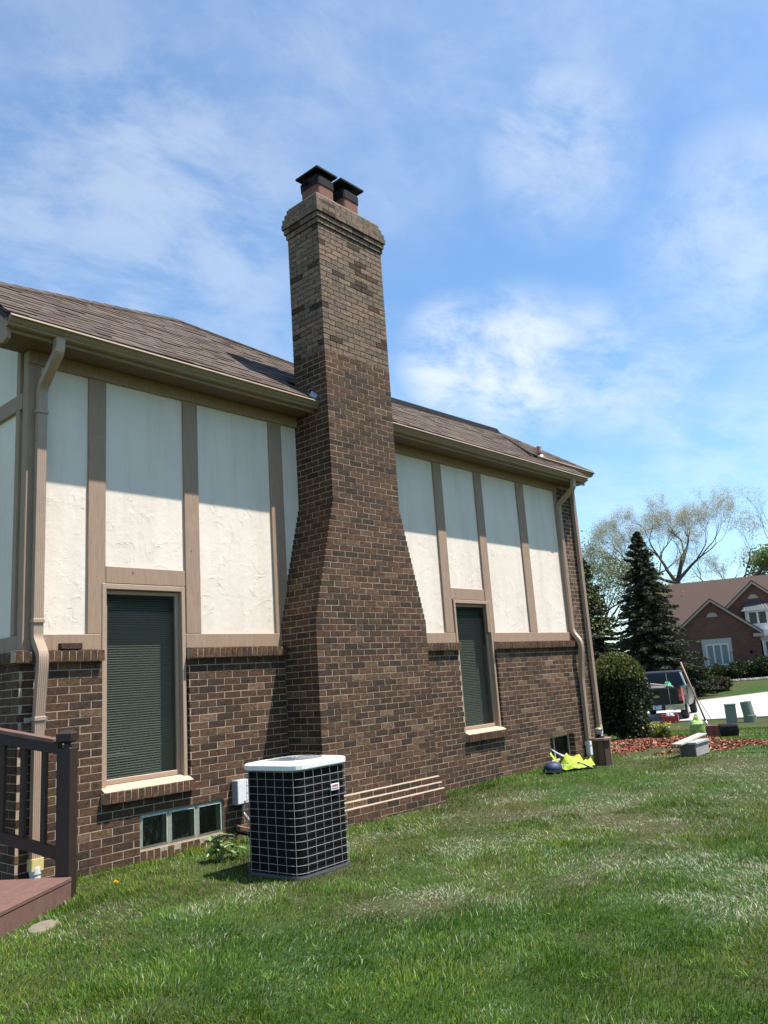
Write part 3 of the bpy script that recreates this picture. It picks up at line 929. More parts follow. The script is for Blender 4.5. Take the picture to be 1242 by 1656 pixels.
for (cx, x0, x1, y0, y1, zl) in ((2.765, 2.585, 2.940, -.455, -.055, 7.715), (3.215, 3.005, 3.425, -.455, -.055, 7.735)):
    cy = (y0 + y1) / 2
    fl = MB(); fl.loops([rr_loop(cx, cy, .145, .16, .05, zt - .02), rr_loop(cx, cy, .145, .16, .05, 7.60)]); F_ = fl.build('flue_tile', M['flue'], CH, False)
    bd = MB(); bd.loops([rr_loop(cx, cy, .154, .169, .055, 7.515), rr_loop(cx, cy, .157, .172, .055, 7.615), rr_loop(cx, cy, .13, .145, .05, 7.66), rr_loop(cx, cy, .10, .11, .04, 7.72)]); bd.build('cap_band', M['lid'], CH)
    ld = MB(); hx, hy = (x1 - x0) / 2, (y1 - y0) / 2; mx_ = (x0 + x1) / 2
    ld.loops([[(mx_ - hx * s, cy - hy * s, z), (mx_ + hx * s, cy - hy * s, z), (mx_ + hx * s, cy + hy * s, z), (mx_ - hx * s, cy + hy * s, z)] for s, z in ((.90, zl - .004), (.97, zl - .016), (1.0, zl - .016), (1.0, zl + .008), (.55, zl + .060), (.05, zl + .11))]); ld.build('flue_cap', M['lid'], CH)
    for sx in (-1, 1):
        bl = MB(); bl.beam((cx + sx * .15, cy + .02, 7.585), (cx + sx * .20, cy + .02, 7.585), .03, .035); bl.beam((cx + sx * .18, cy - .03, 7.57), (cx + sx * .18, cy + .08, 7.57), .014, .014); bl.build('clamp_bolt', M['black'], CH)
fs = MB(); fs.hexa([(2.40, -.36, 4.66), (2.484, -.36, 4.66), (2.484, -.30, 4.705), (2.40, -.30, 4.705), (2.44, -.36, 4.675), (2.484, -.36, 4.72), (2.484, -.26, 4.80), (2.44, -.26, 4.74)])
fs.build('flashing', M['steel'], ROOF)

# ---------------------------------------------------------------- windows
def window(x0, x1, lab):
    zb, zt = .66, 2.47
    w = MB(); f = .055
    w.bbox(x0 + .012, x0 + f, .028, .139, zb, zt, .004); w.bbox(x1 - f, x1 - .012, .028, .139, zb, zt, .004); w.bbox(x0 + f - .004, x1 - f + .004, .030, .139, zt - .05, zt - .001, .004)
    w.bbox(x0 + f - .004, x1 - f + .004, .060, .139, zb, zb + .035, .004)
    WN = w.build('window_frame', M['frame'], HOUSE); tag(WN, lab)
    s = MB(); a0, a1 = x0 + f + .001, x1 - f - .001; sw = .036
    s.bbox(a0, a0 + sw, .082, .128, zb + .036, zt - .052, .004); s.bbox(a1 - sw, a1, .082, .128, zb + .036, zt - .052, .004)
    s.bbox(a0 + sw - .002, a1 - sw + .002, .084, .126, zt - .09, zt - .053, .004); s.bbox(a0 + sw - .002, a1 - sw + .002, .084, .126, zb + .037, zb + .082, .004)
    s.build('sash', M['frame'], WN)
    MB().box(a0 + sw - .004, a1 - sw + .004, .104, .108, zb + .078, zt - .086).build('pane', M['glass'], WN)
    # sloping painted sill over the rowlocks
    sl_ = MB(); q0, q1 = x0 + .004, x1 - .004
    sl_.hexa([(q0, -.045, .640), (q1, -.045, .640), (q1, .10, .640), (q0, .10, .640), (q0, -.045, .650), (q1, -.045, .650), (q1, .062, .697), (q0, .062, .697)]); sl_.build('sill', M['sillpaint'], WN)
    # blinds
    bs = MB(); L = x1 - x0 - .10
    bs.add([(-L / 2, -.011, -.009), (L / 2, -.011, -.009), (L / 2, -.002, .001), (-L / 2, -.002, .001), (L / 2, .007, .0115), (-L / 2, .007, .0115)], [(0, 1, 2, 3), (3, 2, 4, 5)])
    bme = bs.mesh('blind_slat'); bme.materials.append(M['blind'])
    z = zt - .10; i = 0
    while z > zb + .05:
        inst('blind_slat', bme, WN, ((x0 + x1) / 2, .222, z), (random.uniform(-.03, .03), 0, random.uniform(-.0015, .0015))); z -= .0225; i += 1
    MB().box(x0 + .05, x1 - .05, .205, .24, zt - .09, zt - .05).build('head_rail', M['blind'], WN)


window(WL[0], WL[1], 'tall window left of the chimney'); window(WRt[0], WRt[1], 'tall window right of the chimney')

# glass block basement window
m, nt, n, l, b = new_mat('glass_block'); n.remove(b)
tr = n.new('ShaderNodeBsdfTransparent'); tr.inputs[0].default_value = (.50, .62, .56, 1)
gl = n.new('ShaderNodeBsdfGlossy'); gl.inputs['Roughness'].default_value = .08; gl.inputs[0].default_value = (.9, .95, .92, 1)
bp = n.new('ShaderNodeBump'); bp.inputs['Strength'].default_value = .7; bp.inputs['Distance'].default_value = .03
l.new(pnoise(nt, 14, 4, .6, (1.4, 1, .5), dist=1.5), bp.inputs['Height']); l.new(bp.outputs[0], gl.inputs['Normal'])
fr = n.new('ShaderNodeFresnel'); l.new(two_sided_ior(nt, 1.6), fr.inputs[0]); l.new(bp.outputs[0], fr.inputs['Normal'])
mm = n.new('ShaderNodeMixShader'); l.new(fr.outputs[0], mm.inputs[0]); l.new(tr.outputs[0], mm.inputs[1]); l.new(gl.outputs[0], mm.inputs[2]); l.new(mm.outputs[0], n['Material Output'].inputs['Surface'])
M['gblock'] = m
M['gedge'] = simple('glass_block_edge', (.36, .42, .36), .15, .35, 18, spec=.6)
gw = MB(); x0, x1, z0, z1 = GB
gw.box(x0 + .002, x1 - .002, .018, .12, z0 + .001, z0 + .014); gw.box(x0 + .002, x1 - .002, .018, .12, z1 - .010, z1 - .001)
for i in range(4):
    xx = x0 + .006 + i * (x1 - x0 - .012) / 3; gw.box(xx - .005, xx + .005, .0185, .119, z0 + .0145, z1 - .0105)
GW = gw.build('glass_block_window', M['wash'], HOUSE)
bwid = (x1 - x0 - .012) / 3
for i in range(3):
    a0 = x0 + .006 + i * bwid + .006; a1 = a0 + bwid - .012; c0, c1 = z0 + .0155, z1 - .0115
    mb = MB(); e = .022
    # bevelled front face
    P = [(a0, .022, c0), (a1, .022, c0), (a1, .022, c1), (a0, .022, c1), (a0 + e, .010, c0 + e), (a1 - e, .010, c0 + e), (a1 - e, .010, c1 - e), (a0 + e, .010, c1 - e), (a0, .098, c0), (a1, .098, c0), (a1, .098, c1), (a0, .098, c1)]
    mb.add(P, [(4, 5, 6, 7)], 0, 0); mb.add(P, [(0, 1, 5, 4), (1, 2, 6, 5), (2, 3, 7, 6), (3, 0, 4, 7)], 0, 1); mb.add(P, [(0, 8, 9, 1), (1, 9, 10, 2), (2, 10, 11, 3), (3, 11, 8, 0)], 0, 1)
    mb.build('glass_block', [M['gblock'], M['gedge']], GW)
MB().box(x0, x1, .25, .27, z0, z1).build('dark_backing', M['room'], GW)  # dark sheet added behind the blocks for the unlit basement

# basement window at the right end
bw = MB(); x0, x1, z0, z1 = BW; M['cream'] = simple('cream_frame', (.42, .37, .28), .5, .1, 20)
for a in (x0 + .005, (x0 + x1) / 2 - .12, x1 - .04): bw.bbox(a, a + .03, .095, .125, z0 + .03, z1 - .005, .003)
bw.bbox(x0 + .004, x1 - .005, .09, .13, z1 - .028, z1 - .004, .003); bw.bbox(x0, x1, .02, .13, z0, z0 + .035, .004)
BWF = bw.build('basement_window', M['cream'], HOUSE)
MB().box(x0 + .01, x1 - .01, .108, .111, z0 + .03, z1 - .02).build('pane', M['glass'], BWF)
for zz in (.33, .352): MB().box(x0 + .06, x1 - .18, .18, .19, zz, zz + .006).build('inner_bar', M['cream'], BWF)

# ---------------------------------------------------------------- downspouts
def rect_prof(w, d, flutes=True):
    p = []
    nfl = 5; hw = w / 2
    if flutes:
        for i in range(nfl * 2 + 1):
            x = -hw + w * i / (nfl * 2); p.append((x, -d / 2 + (.0 if i % 2 else -.004)))
    else: p = [(-hw, -d / 2), (hw, -d / 2)]
    p += [(hw, d / 2), (-hw, d / 2)]
    return p


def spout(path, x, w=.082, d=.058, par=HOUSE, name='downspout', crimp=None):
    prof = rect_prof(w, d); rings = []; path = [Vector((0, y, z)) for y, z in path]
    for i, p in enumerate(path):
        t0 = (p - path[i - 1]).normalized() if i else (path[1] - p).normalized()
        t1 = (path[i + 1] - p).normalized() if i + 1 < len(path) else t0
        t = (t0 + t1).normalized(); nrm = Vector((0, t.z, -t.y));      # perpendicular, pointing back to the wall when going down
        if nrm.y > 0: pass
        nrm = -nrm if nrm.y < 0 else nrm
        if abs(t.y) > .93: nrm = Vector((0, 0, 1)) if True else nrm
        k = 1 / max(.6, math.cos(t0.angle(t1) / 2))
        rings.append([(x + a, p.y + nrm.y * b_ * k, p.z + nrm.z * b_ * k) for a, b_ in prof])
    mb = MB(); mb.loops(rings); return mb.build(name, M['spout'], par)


def smooth(path, r=.07, n=4):
    out = [path[0]]
    for a, b_, c_ in zip(path[:-2], path[1:-1], path[2:]):
        a, b_, c_ = Vector(a), Vector(b_), Vector(c_); u = (a - b_); v = (c_ - b_); rr = min(r, u.length * .45, v.length * .45)
        p, q = b_ + u.normalized() * rr, b_ + v.normalized() * rr
        for i in range(n + 1):
            t = i / n; out.append(tuple(p * (1 - t) ** 2 + b_ * 2 * t * (1 - t) + q * t * t))
    out.append(path[-1]); return out


P1 = smooth([(-.318, 4.556), (-.318, 4.44), (-.005, 4.19), (-.005, 2.06), (-.005, 1.97), (-.115, 1.83), (-.115, 1.74), (-.075, 1.40), (-.060, 1.25), (-.060, .235)], .06)
DS = spout(P1, -.598); tag(DS, 'left downspout with yellow foam at its foot')
M['strapm'] = M['spout']
for yy, zz in ((-.005, 2.10), (-.005, 3.95), (-.062, 1.30)): MB().bbox(-.648, -.548, yy - .042, yy + .036, zz, zz + .035, .004).build('strap', M['spout'], DS)
mb = MB(); mb.box(-.70, -.648, -.03, -.024, 1.29, 1.33); mb.box(-.548, -.50, -.03, -.024, 1.29, 1.33); mb.build('hanger_tab', M['steel'], DS)
mb = MB(); mb.loops([rr_loop(-.598, -.062, .052, .042, .012, .155), rr_loop(-.598, -.062, .052, .042, .012, .245)]); mb.build('foam_wrap', M['tape'], DS)
MB().lathe([(.042, -.03), (.042, .13), (.047, .13), (.047, .18), (.044, .185)], 16, (-.598, -.062, 0)).build('drain_pipe', M['pvc'], DS, False)
P2s = smooth([(-.318, 4.556), (-.318, 4.42), (.012, 4.17), (.012, 2.02), (-.115, 1.84), (-.115, 1.72), (-.06, 1.25), (-.055, .24)], .06)
DS2 = spout(P2s, 8.435); tag(DS2, 'right downspout beside the stucco')
mb = MB(); mb.loops([rr_loop(8.435, -.055, .052, .042, .02, .05), rr_loop(8.435, -.055, .052, .042, .02, .18), rr_loop(8.435, -.055, .060, .048, .02, .20), rr_loop(8.435, -.055, .060, .048, .02, .26)]); mb.build('pvc_adapter', M['pvc'], DS2)
P3s = [(-.045, 4.52), (-.045, .42)]
DS3 = spout(P3s, 8.865); tag(DS3, 'far right downspout on the brick corner')
MB().lathe([(.045, .03), (.045, .34), (.05, .34), (.05, .42)], 14, (8.865, -.045, 0)).build('drain_pipe', M['pvc'], DS3, False)
MB().lathe([(.049, .40), (.052, .41), (.049, .47)], 14, (8.865, -.045, 0)).build('foam_wrap', M['tape'], DS3, False)

# ------------------------------------------------------------------ loose brick, disconnect box, air conditioner
lb = MB(); bm_ = brick_shape(.18, .19, 5)
lb.bbox(-.405, -.205, -.035, .020, 1.872, 1.925, .004, .17)
o = lb.build('loose_brick', M['brick']); o.rotation_euler = (0, 0, R(3)); o.location = (0, .012, .004)
tag(o, 'single dark brick lying loose on the ledge beside the left downspout', 'brick')

EB = empty('disconnect_box', 'small grey electrical box on the brick wall behind the air conditioner', 'electrical box', (1.445, -.004, .46))
MB().bbox(-.08, .08, -.095, -.002, -.115, .115, .006).build('box_body', M['grey'], EB)
MB().bbox(-.082, .082, -.108, -.0955, -.105, .118, .004).build('door', M['white'], EB)
MB().bbox(-.012, .012, -.116, -.1085, -.10, -.075, .003).build('latch', M['conduit'], EB)
cp = smooth([(.02, -.05, -.116), (.02, -.05, -.20), (-.02, -.25, -.30), (.0, -.60, -.34), (.0, -.85, -.33)], .12)
MB().tube(cp, .014, 8).build('conduit', M['conduit'], EB, True)
MB().tube(smooth([(-.05, -.03, -.30), (-.06, -.05, -.36), (-.03, -.3, -.385), (.02, -.85, -.36)], .12), .020, 8).build('refrigerant_pipe', M['black'], EB, True)
MB().tube(smooth([(-.05, .002, -.30), (-.05, -.04, -.31), (-.03, -.3, -.335), (.02, -.85, -.32)], .1), .007, 6).build('thin_pipe', M['copper'], EB, True)

M['pan'] = simple('dark_grey_pan', (.06, .062, .06), .6, .2)
AC = empty('air_conditioner', 'black air conditioner with white wire grille and white top by the chimney', 'air conditioner', (.868, -1.525, 0.0), R(4))
AH = .308; AZ0, AZ1 = .028, .80
def acl(h, r, z, n=6): return rr_loop(0, 0, h, h, r, z, n)
mb = MB(); mb.loops([acl(AH - .012, .08, AZ0 + .004), acl(AH - .012, .08, AZ1)]); mb.build('coil_cabinet', M['black'], AC)
mb = MB(); mb.loops([acl(AH + .004, .085, .0), acl(AH + .004, .088, .015), acl(AH + .001, .085, .030)]); mb.build('base_pan', M['pan'], AC)
MB().bbox(-.40, .40, -.40, .40, -.08, -.002, .01).build('pad', M['concrete'], AC)
# top cover: moulded rim with a round fan opening
mb = MB(); n = 48; oh, orr = AH + .010, .10
def sq(t, h, r):
    c_, s_ = math.cos(t), math.sin(t); k = h / max(abs(c_), abs(s_)); x, y = c_ * k, s_ * k
    qx, qy = math.copysign(h - r, x), math.copysign(h - r, y)
    if abs(x) > h - r and abs(y) > h - r:
        d = Vector((x - qx, y - qy)); 
        a = math.atan2(y - qy, x - qx); x, y = qx + r * math.cos(a), qy + r * math.sin(a)
    return x, y
rings = []
for h, r, z in ((oh, orr, AZ1 - .004), (oh + .004, orr, AZ1 + .004), (oh + .004, orr, AZ1 + .034), (oh - .006, orr, AZ1 + .046), (oh - .05, .12, AZ1 + .054)):
    rings.append([(*sq(2 * math.pi * k / n, h, r), z) for k in range(n)])
for rr_, z in ((.235, AZ1 + .058), (.228, AZ1 + .050), (.226, AZ1 + .01)):
    rings.append([(rr_ * math.cos(2 * math.pi * k / n), rr_ * math.sin(2 * math.pi * k / n), z) for k in range(n)])
mb.loops(rings, capa=False, capb=False); TOP = mb.build('top_cover', M['acwhite'], AC)
mb = MB(); mb.lathe([(.227, .0), (.227, .004)], 32, (0, 0, AZ1 - .02)); mb.build('fan_well', M['black'], AC)
for k in range(7):
    rr_ = .05 + k * .029; MB().tube([(rr_ * math.cos(t), rr_ * math.sin(t), AZ1 + .058 + .012 * (1 - (rr_ / .23) ** 2)) for t in np.linspace(0, 2 * math.pi, 33)], .0028, 4, cap=False).build('guard_ring', M['wire'], TOP)
for k in range(8):
    t = k * math.pi / 4; MB().tube([(.04 * math.cos(t), .04 * math.sin(t), AZ1 + .066), (.23 * math.cos(t), .23 * math.sin(t), AZ1 + .056)], .003, 4).build('guard_spoke', M['wire'], TOP)
mb = MB(); mb.lathe([(.055, 0), (.055, .05), (.03, .06)], 16, (0, 0, AZ1 - .015)); mb.build('fan_hub', M['fan'], AC)
for k in range(4):
    mb = MB(); t = k * math.pi / 2 + .3; Mr = Matrix.Rotation(t, 4, 'Z')
    mb.add([Mr @ Vector(p) for p in ((.05, -.03, AZ1 + .012), (.05, .03, AZ1 + .030), (.20, .07, AZ1 + .034), (.21, -.06, AZ1 + .008))], [(0, 1, 2, 3)]); mb.build('fan_blade', M['fan'], AC)
NR = 13; zs = [AZ0 + .022 + i * (AZ1 - .012 - AZ0 - .022) / NR for i in range(NR + 1)]
for z in zs:
    lp = acl(AH, .085, z, 6); MB().tube(lp + [lp[0]], .0016, 5, cap=False).build('grille_wire', M['wire'], AC)
lp = [Vector(p) for p in acl(AH + .003, .085, 0, 8)]; per = [0]
for i in range(len(lp)): per.append(per[-1] + (lp[(i + 1) % len(lp)] - lp[i]).length)
NV = 24
vw = MB(); vw.tube([(0, 0, AZ0 + .012), (0, 0, AZ1)], .0016, 5); vme = vw.mesh('grille_wire'); vme.materials.append(M['wire'])
for k in range(NV):
    s_ = per[-1] * (k + .42) / NV; i = max(j for j in range(len(lp)) if per[j] <= s_); t = (s_ - per[i]) / max(1e-6, per[i + 1] - per[i])
    p = lp[i].lerp(lp[(i + 1) % len(lp)], t); inst('grille_wire', vme, AC, (p.x, p.y, 0))
# badge on the right face: red lettering row over a dark strip
M['badge'] = simple('badge_white', (.70, .70, .70), .35, .03)
M['red'] = simple('red_print', (.50, .07, .05), .5, .05); M['ink'] = simple('dark_print', (.06, .07, .10), .5, .05)
BD = MB().bbox(.068, .168, -AH - .014, -AH - .006, .600, .652, .003).build('badge', M['badge'], AC)
pr = MB(); yb = -AH - .0146
def stroke(mb, x0, z0, x1, z1, w=.0028): mb.beam((x0, yb, z0), (x1, yb, z1), .0012, w, up=(0, 1, 0)) if False else mb.hexa([(x0 - w / 2, yb - .0006, z0), (x0 + w / 2, yb - .0006, z0), (x0 + w / 2, yb + .0006, z0), (x0 - w / 2, yb + .0006, z0), (x1 - w / 2, yb - .0006, z1), (x1 + w / 2, yb - .0006, z1), (x1 + w / 2, yb + .0006, z1), (x1 - w / 2, yb + .0006, z1)])
bx = .083
for shp in ('A', 'R', 'R', 'N', 'R', 'R', 'P'):
    h0, h1 = .628, .643; w_ = .007
    if shp == 'A': stroke(pr, bx, h0, bx + w_ / 2, h1); stroke(pr, bx + w_, h0, bx + w_ / 2, h1)
    else:
        stroke(pr, bx + .001, h0, bx + .001, h1)
        if shp == 'N': stroke(pr, bx + .001, h1, bx + w_, h0); stroke(pr, bx + w_, h0, bx + w_, h1)
        else: stroke(pr, bx + .004, h1 - .003, bx + .004, h1, .006); stroke(pr, bx + w_ - .001, h1 - .007, bx + w_ - .001, h1); 
        if shp == 'R': stroke(pr, bx + w_, h0, bx + .003, h1 - .007)
    bx += .0102
pr.build('badge_lettering', M['red'], BD)
pr = MB(); stroke(pr, .118, .612, .118, .6165, .068); stroke(pr, .088, .617, .088, .622, .010); stroke(pr, .148, .617, .148, .6205, .012); pr.build('badge_strip', M['ink'], BD)

# ------------------------------------------------------------------ deck with its railing
DKA = R(220)
DK = empty('deck', 'low reddish brown deck corner with dark railing beside the house', 'deck', (-.605, -.60, 0), R(215))
# local x runs along the fascia (away from the house corner), local -y is back under the railing
mb = MB(); mb.bbox(0, 2.2, -.006, .032, .0, .128, .004); mb.build('rim_board', M['deck'], DK)
for i in range(9):
    w_ = .138; y1 = .036 - i * (w_ + .006); MB().bbox(.0 + random.uniform(-.003, .003), 2.2, y1 - w_, y1, .132, .163 + random.uniform(-.001, .001), .004).build('deck_board', M['deck'], DK)
mb = MB(); mb.bbox(-.0, .036, -1.4, -.008, -.02, .128, .004); mb.build('rim_board', M['deck'], DK)
MB().bbox(-.128, -.012, -.108, .008, -.03, 1.09, .006).build('post', M['rail'], DK)
mb = MB(); a, b_ = -.128, -.012; c0, d0 = -.108, .008
def capring(e, z): return [(a - e, c0 - e, z), (b_ + e, c0 - e, z), (b_ + e, d0 + e, z), (a - e, d0 + e, z)]
mb.loops([capring(-.035, 1.088), capring(-.04, 1.12), capring(-.002, 1.135), capring(.004, 1.14), capring(.004, 1.195), capring(-.025, 1.215), capring(-.052, 1.225)]); mb.build('post_cap', M['rail'], DK)
def railz(y, z0, s): return z0 + s * (-y)
for nm, z0, s, h, w_ in (('top_rail', 1.085, .22, .085, .07), ('bottom_rail', .315, .30, .085, .04)):
    mb = MB(); y0, y1 = -.110, -1.6; xc = -.07
    p = []
    for y in (y0, y1):
        z = railz(y - y0, z0, s); p += [(xc - w_ / 2, y, z - h / 2), (xc + w_ / 2, y, z - h / 2), (xc + w_ / 2, y, z + h / 2), (xc - w_ / 2, y, z + h / 2)]
    mb.loops([p[:4], p[4:]]); mb.build(nm, M['rail'], DK)
mb = MB(); p = []
for y in (-.137, -1.6):
    z = railz(y + .137, 1.13, .22); p += [(-.13, y, z), (-.02, y, z), (-.02, y, z + .028), (-.13, y, z + .028)]
mb.loops([p[:4], p[4:]]); mb.build('cap_rail', M['deck'], DK)
for i in range(8):
    y = -.137 - .10 - i * .172
    MB().bbox(-.096, -.056, y - .02, y + .02, railz(y + .137, .28, .30), railz(y + .137, 1.09, .22), .003).build('baluster', M['rail'], DK)

# ------------------------------------------------------------------ plants: helpers
def leaf_quads(P, N_, size, asp=.5, droop=None):
    """P centres (n,3), N_ directions of the leaf axis (n,3); returns verts, faces (diamond of 4 verts)"""
    n = len(P); ax = N_ / np.maximum(np.linalg.norm(N_, axis=1, keepdims=True), 1e-6)
    rnd = RNG.normal(size=(n, 3)); sd = np.cross(ax, rnd); sd /= np.maximum(np.linalg.norm(sd, axis=1, keepdims=True), 1e-6)
    s = size[:, None] if isinstance(size, np.ndarray) else size
    V = np.stack([P - ax * s * .5, P + sd * s * asp * .5, P + ax * s * .5, P - sd * s * asp * .5], 1).reshape(-1, 3)
    F = np.arange(n * 4).reshape(n, 4)
    return V, F


def foliage(name, P, N_, size, cols, mat, parent, asp=.5, kind=None):
    V, F = leaf_quads(P, N_, size, asp); me = np_mesh(name, V, F, col=np.repeat(cols, 4, 0)); me.materials.append(mat)
    o = bpy.data.objects.new(name, me); COL.objects.link(o); o.parent = parent
    return o


def mixcols(n, cols, w=None):
    c = np.array(cols)[RNG.choice(len(cols), n, p=w)]
    return np.clip(c * RNG.uniform(.75, 1.25, (n, 1)), 0, 1)


def bush(name, label, loc, rx, ry, h, n, cols, size, group=None, base=.0, cat='bush', lump=.22, seed=1, boxy=.0):
    r = np.random.default_rng(seed)
    B = empty(name, label, cat, loc, 0, group)
    mb = MB()
    for k in range(9):
        t = r.uniform(0, 6.28); rr_ = r.uniform(.15, .6)
        mb.tube([(0.05 * math.cos(t), .05 * math.sin(t), -.05), (rr_ * rx * .5 * math.cos(t), rr_ * ry * .5 * math.sin(t), h * .35), (rr_ * rx * math.cos(t), rr_ * ry * math.sin(t), h * .8)], [.03, .02, .008], 5)
    mb.build('stems', M['bark'], B)
    d = r.normal(size=(n, 3)); d /= np.linalg.norm(d, axis=1, keepdims=True); d[:, 2] = np.where(d[:, 2] < -.93, -d[:, 2], d[:, 2])
    # lumpy radius
    K = r.normal(size=(26, 3)); K /= np.linalg.norm(K, axis=1, keepdims=True); A = r.uniform(.3, 1, 26)
    bumpv = np.max(A[None] * np.clip((d @ K.T - .72) / .28, 0, 1), 1)
    rad = (1 - lump + lump * 1.3 * bumpv) * np.where(r.random(n) < .62, r.uniform(.80, 1.0, n) + .16 * r.random(n) ** 5, r.random(n) ** .4)
    d2 = d / np.max(np.abs(d), axis=1, keepdims=True) * .86
    P = (d * (1 - boxy) + d2 * boxy) * rad[:, None] * np.array([rx, ry, h * .5]) + np.array([0, 0, h * .5 + base])
    P[:, 2] = np.maximum(P[:, 2], .02)
    N_ = d + r.normal(size=(n, 3)) * .7 + np.array([0, 0, .3])
    c = mixcols(n, cols)
    foliage('foliage', P, N_, r.uniform(.7, 1.3, n) * size, c, M['leaf'], B, .55)
    return B


# shrub plant by the air conditioner: large pale leaves on short stems
PL = empty('leafy_plant', 'pale green broad-leaved plant sprouting between wall and air conditioner', 'plant', (.80, -.62, 0))
def big_leaf(mb, base, az, el, L, w_):
    d = Vector((math.cos(az) * math.cos(el), math.sin(az) * math.cos(el), math.sin(el))); side = Vector((-math.sin(az), math.cos(az), 0)); up = d.cross(side) * -1
    b = Vector(base); prof = [(0, .02), (.15, .22), (.35, .5), (.6, .46), (.82, .24), (1, .01)]; vs_ = []
    for t, ww in prof:
        c_ = b + d * (L * t) + Vector((0, 0, -1)) * (L * .45 * t * t)
        vs_ += [c_ - side * w_ * ww + Vector((0, 0, .012)), c_, c_ + side * w_ * ww + Vector((0, 0, .012))]
    fs = []
    for i in range(5): k = i * 3; fs += [(k, k + 1, k + 4, k + 3), (k + 1, k + 2, k + 5, k + 4)]
    mb.add(vs_, fs)
m, nt, n, l, b = new_mat('pale_leaf'); c = ramp(nt, pnoise(nt, 30, 4, .6), [(.3, (.10, .17, .05)), (.7, (.24, .32, .14))]); l.new(c, b.inputs['Base Color']); b.inputs['Roughness'].default_value = .45
M['paleleaf'] = m
rr = random.Random(4)
for k in range(5):
    bx_, by_ = rr.uniform(-.10, .12), rr.uniform(-.06, .06); hh = rr.uniform(.10, .24)
    st = MB(); st.tube([(bx_ * .5, by_ * .5, -.01), (bx_, by_, hh)], [.008, .005], 5); ST = st.build('stem', M['paleleaf'], PL)
    for j in range(7):
        mb = MB(); big_leaf(mb, (bx_ * (.6 + .07 * j) , by_ * (.6 + .07 * j), hh * (.35 + .09 * j)), rr.uniform(0, 6.28), rr.uniform(.1, .75), rr.uniform(.09, .16), rr.uniform(.04, .06)); mb.build('leaf', M['paleleaf'], PL)
DN = empty('dandelion', 'lone yellow dandelion in the grass near the deck', 'flower', (-.34, -.82, 0))
M['yellow'] = simple('yellow_petals', (.80, .52, .02), .6, .1)
MB().tube([(0, 0, -.01), (.004, .0, .085)], [.003, .0025], 5).build('stem', M['paleleaf'], DN)
mb = MB()
for k in range(26):
    t = k * 2.4; e = .25 + .045 * k; d = Vector((math.cos(t) * math.cos(e), math.sin(t) * math.cos(e), math.sin(e))); s_ = Vector((-math.sin(t), math.cos(t), 0)) * .004
    p = Vector((.004, 0, .085)); mb.add([p - s_ * .4, p + s_ * .4, p + d * .022 + s_, p + d * .022 - s_], [(0, 1, 2, 3)])
mb.build('petals', M['yellow'], DN)
M['tanstone'] = simple('tan_stone', (.17, .145, .10), .95, .35, 12, bmp=.6)
RK = MB(); RK.lathe([(.10, -.03), (.14, .0), (.13, .022), (.06, .036), (.01, .038)], 9, sx=1.0, sy=.6); o = RK.build('flat_stone', M['tanstone']); o.location = (-1.06, -1.17, -.006); o.rotation_euler = (R(3), R(-2), R(40))
tag(o, 'flat grey stone in the grass in front of the deck edge', 'stone')

# ------------------------------------------------------------------ things along the right end of the house
# blue hard hat style cap
HT = empty('cap', 'dark blue cap with white round badge lying on the grass by the wall', 'cap', (6.64, -.44, .03), R(200))
M['blue'] = simple('navy_cloth', (.018, .032, .085), .6, .2, 20); M['grille'] = M['black']
mb = MB(); mb.lathe([(.135, .0), (.138, .04), (.128, .072), (.10, .102), (.05, .120), (.005, .124)], 18, sx=1.1, sy=.95); mb.build('crown', M['blue'], HT, True)
mb = MB(); rows_ = []
for s_, z in ((1.0, .0), (1.55, -.012), (1.6, -.006), (1.02, .012)):
    rows_.append([(.14 * s_ * 1.1 * math.cos(t), .14 * (1 + (s_ - 1) * .35) * .95 * math.sin(t), z + .01 - .03 * (s_ - 1) * abs(math.sin(t))) for t in np.linspace(-1.2, 1.2, 11)])
vs_ = [p for r_ in rows_ for p in r_]; fs_ = []
for i in range(3):
    for k in range(10): fs_.append((i * 11 + k, i * 11 + k + 1, i * 11 + 12 + k, i * 11 + 11 + k))
mb.add(vs_, fs_); mb.build('brim', M['black'], HT)
mb = MB(); cpos = Vector((.0, .118, .055))
for i in range(16):
    t0, t1 = i * math.pi / 8, (i + 1) * math.pi / 8
    q = lambda t, r_: (cpos.x + r_ * math.cos(t), cpos.y + .012 - .2 * abs(r_ * math.sin(t)) * (1 if math.sin(t) > 0 else .3), cpos.z + r_ * math.sin(t))
    if i not in (0, 15): mb.add([q(t0, .030), q(t1, .030), q(t1, .020), q(t0, .020)], [(0, 1, 2, 3)])
mb.add([(cpos.x, cpos.y + .014, cpos.z - .004), (cpos.x + .024, cpos.y + .014, cpos.z - .004), (cpos.x + .024, cpos.y + .014, cpos.z + .004), (cpos.x, cpos.y + .014, cpos.z + .004)], [(0, 1, 2, 3)])
mb.build('badge', M['white'], HT)

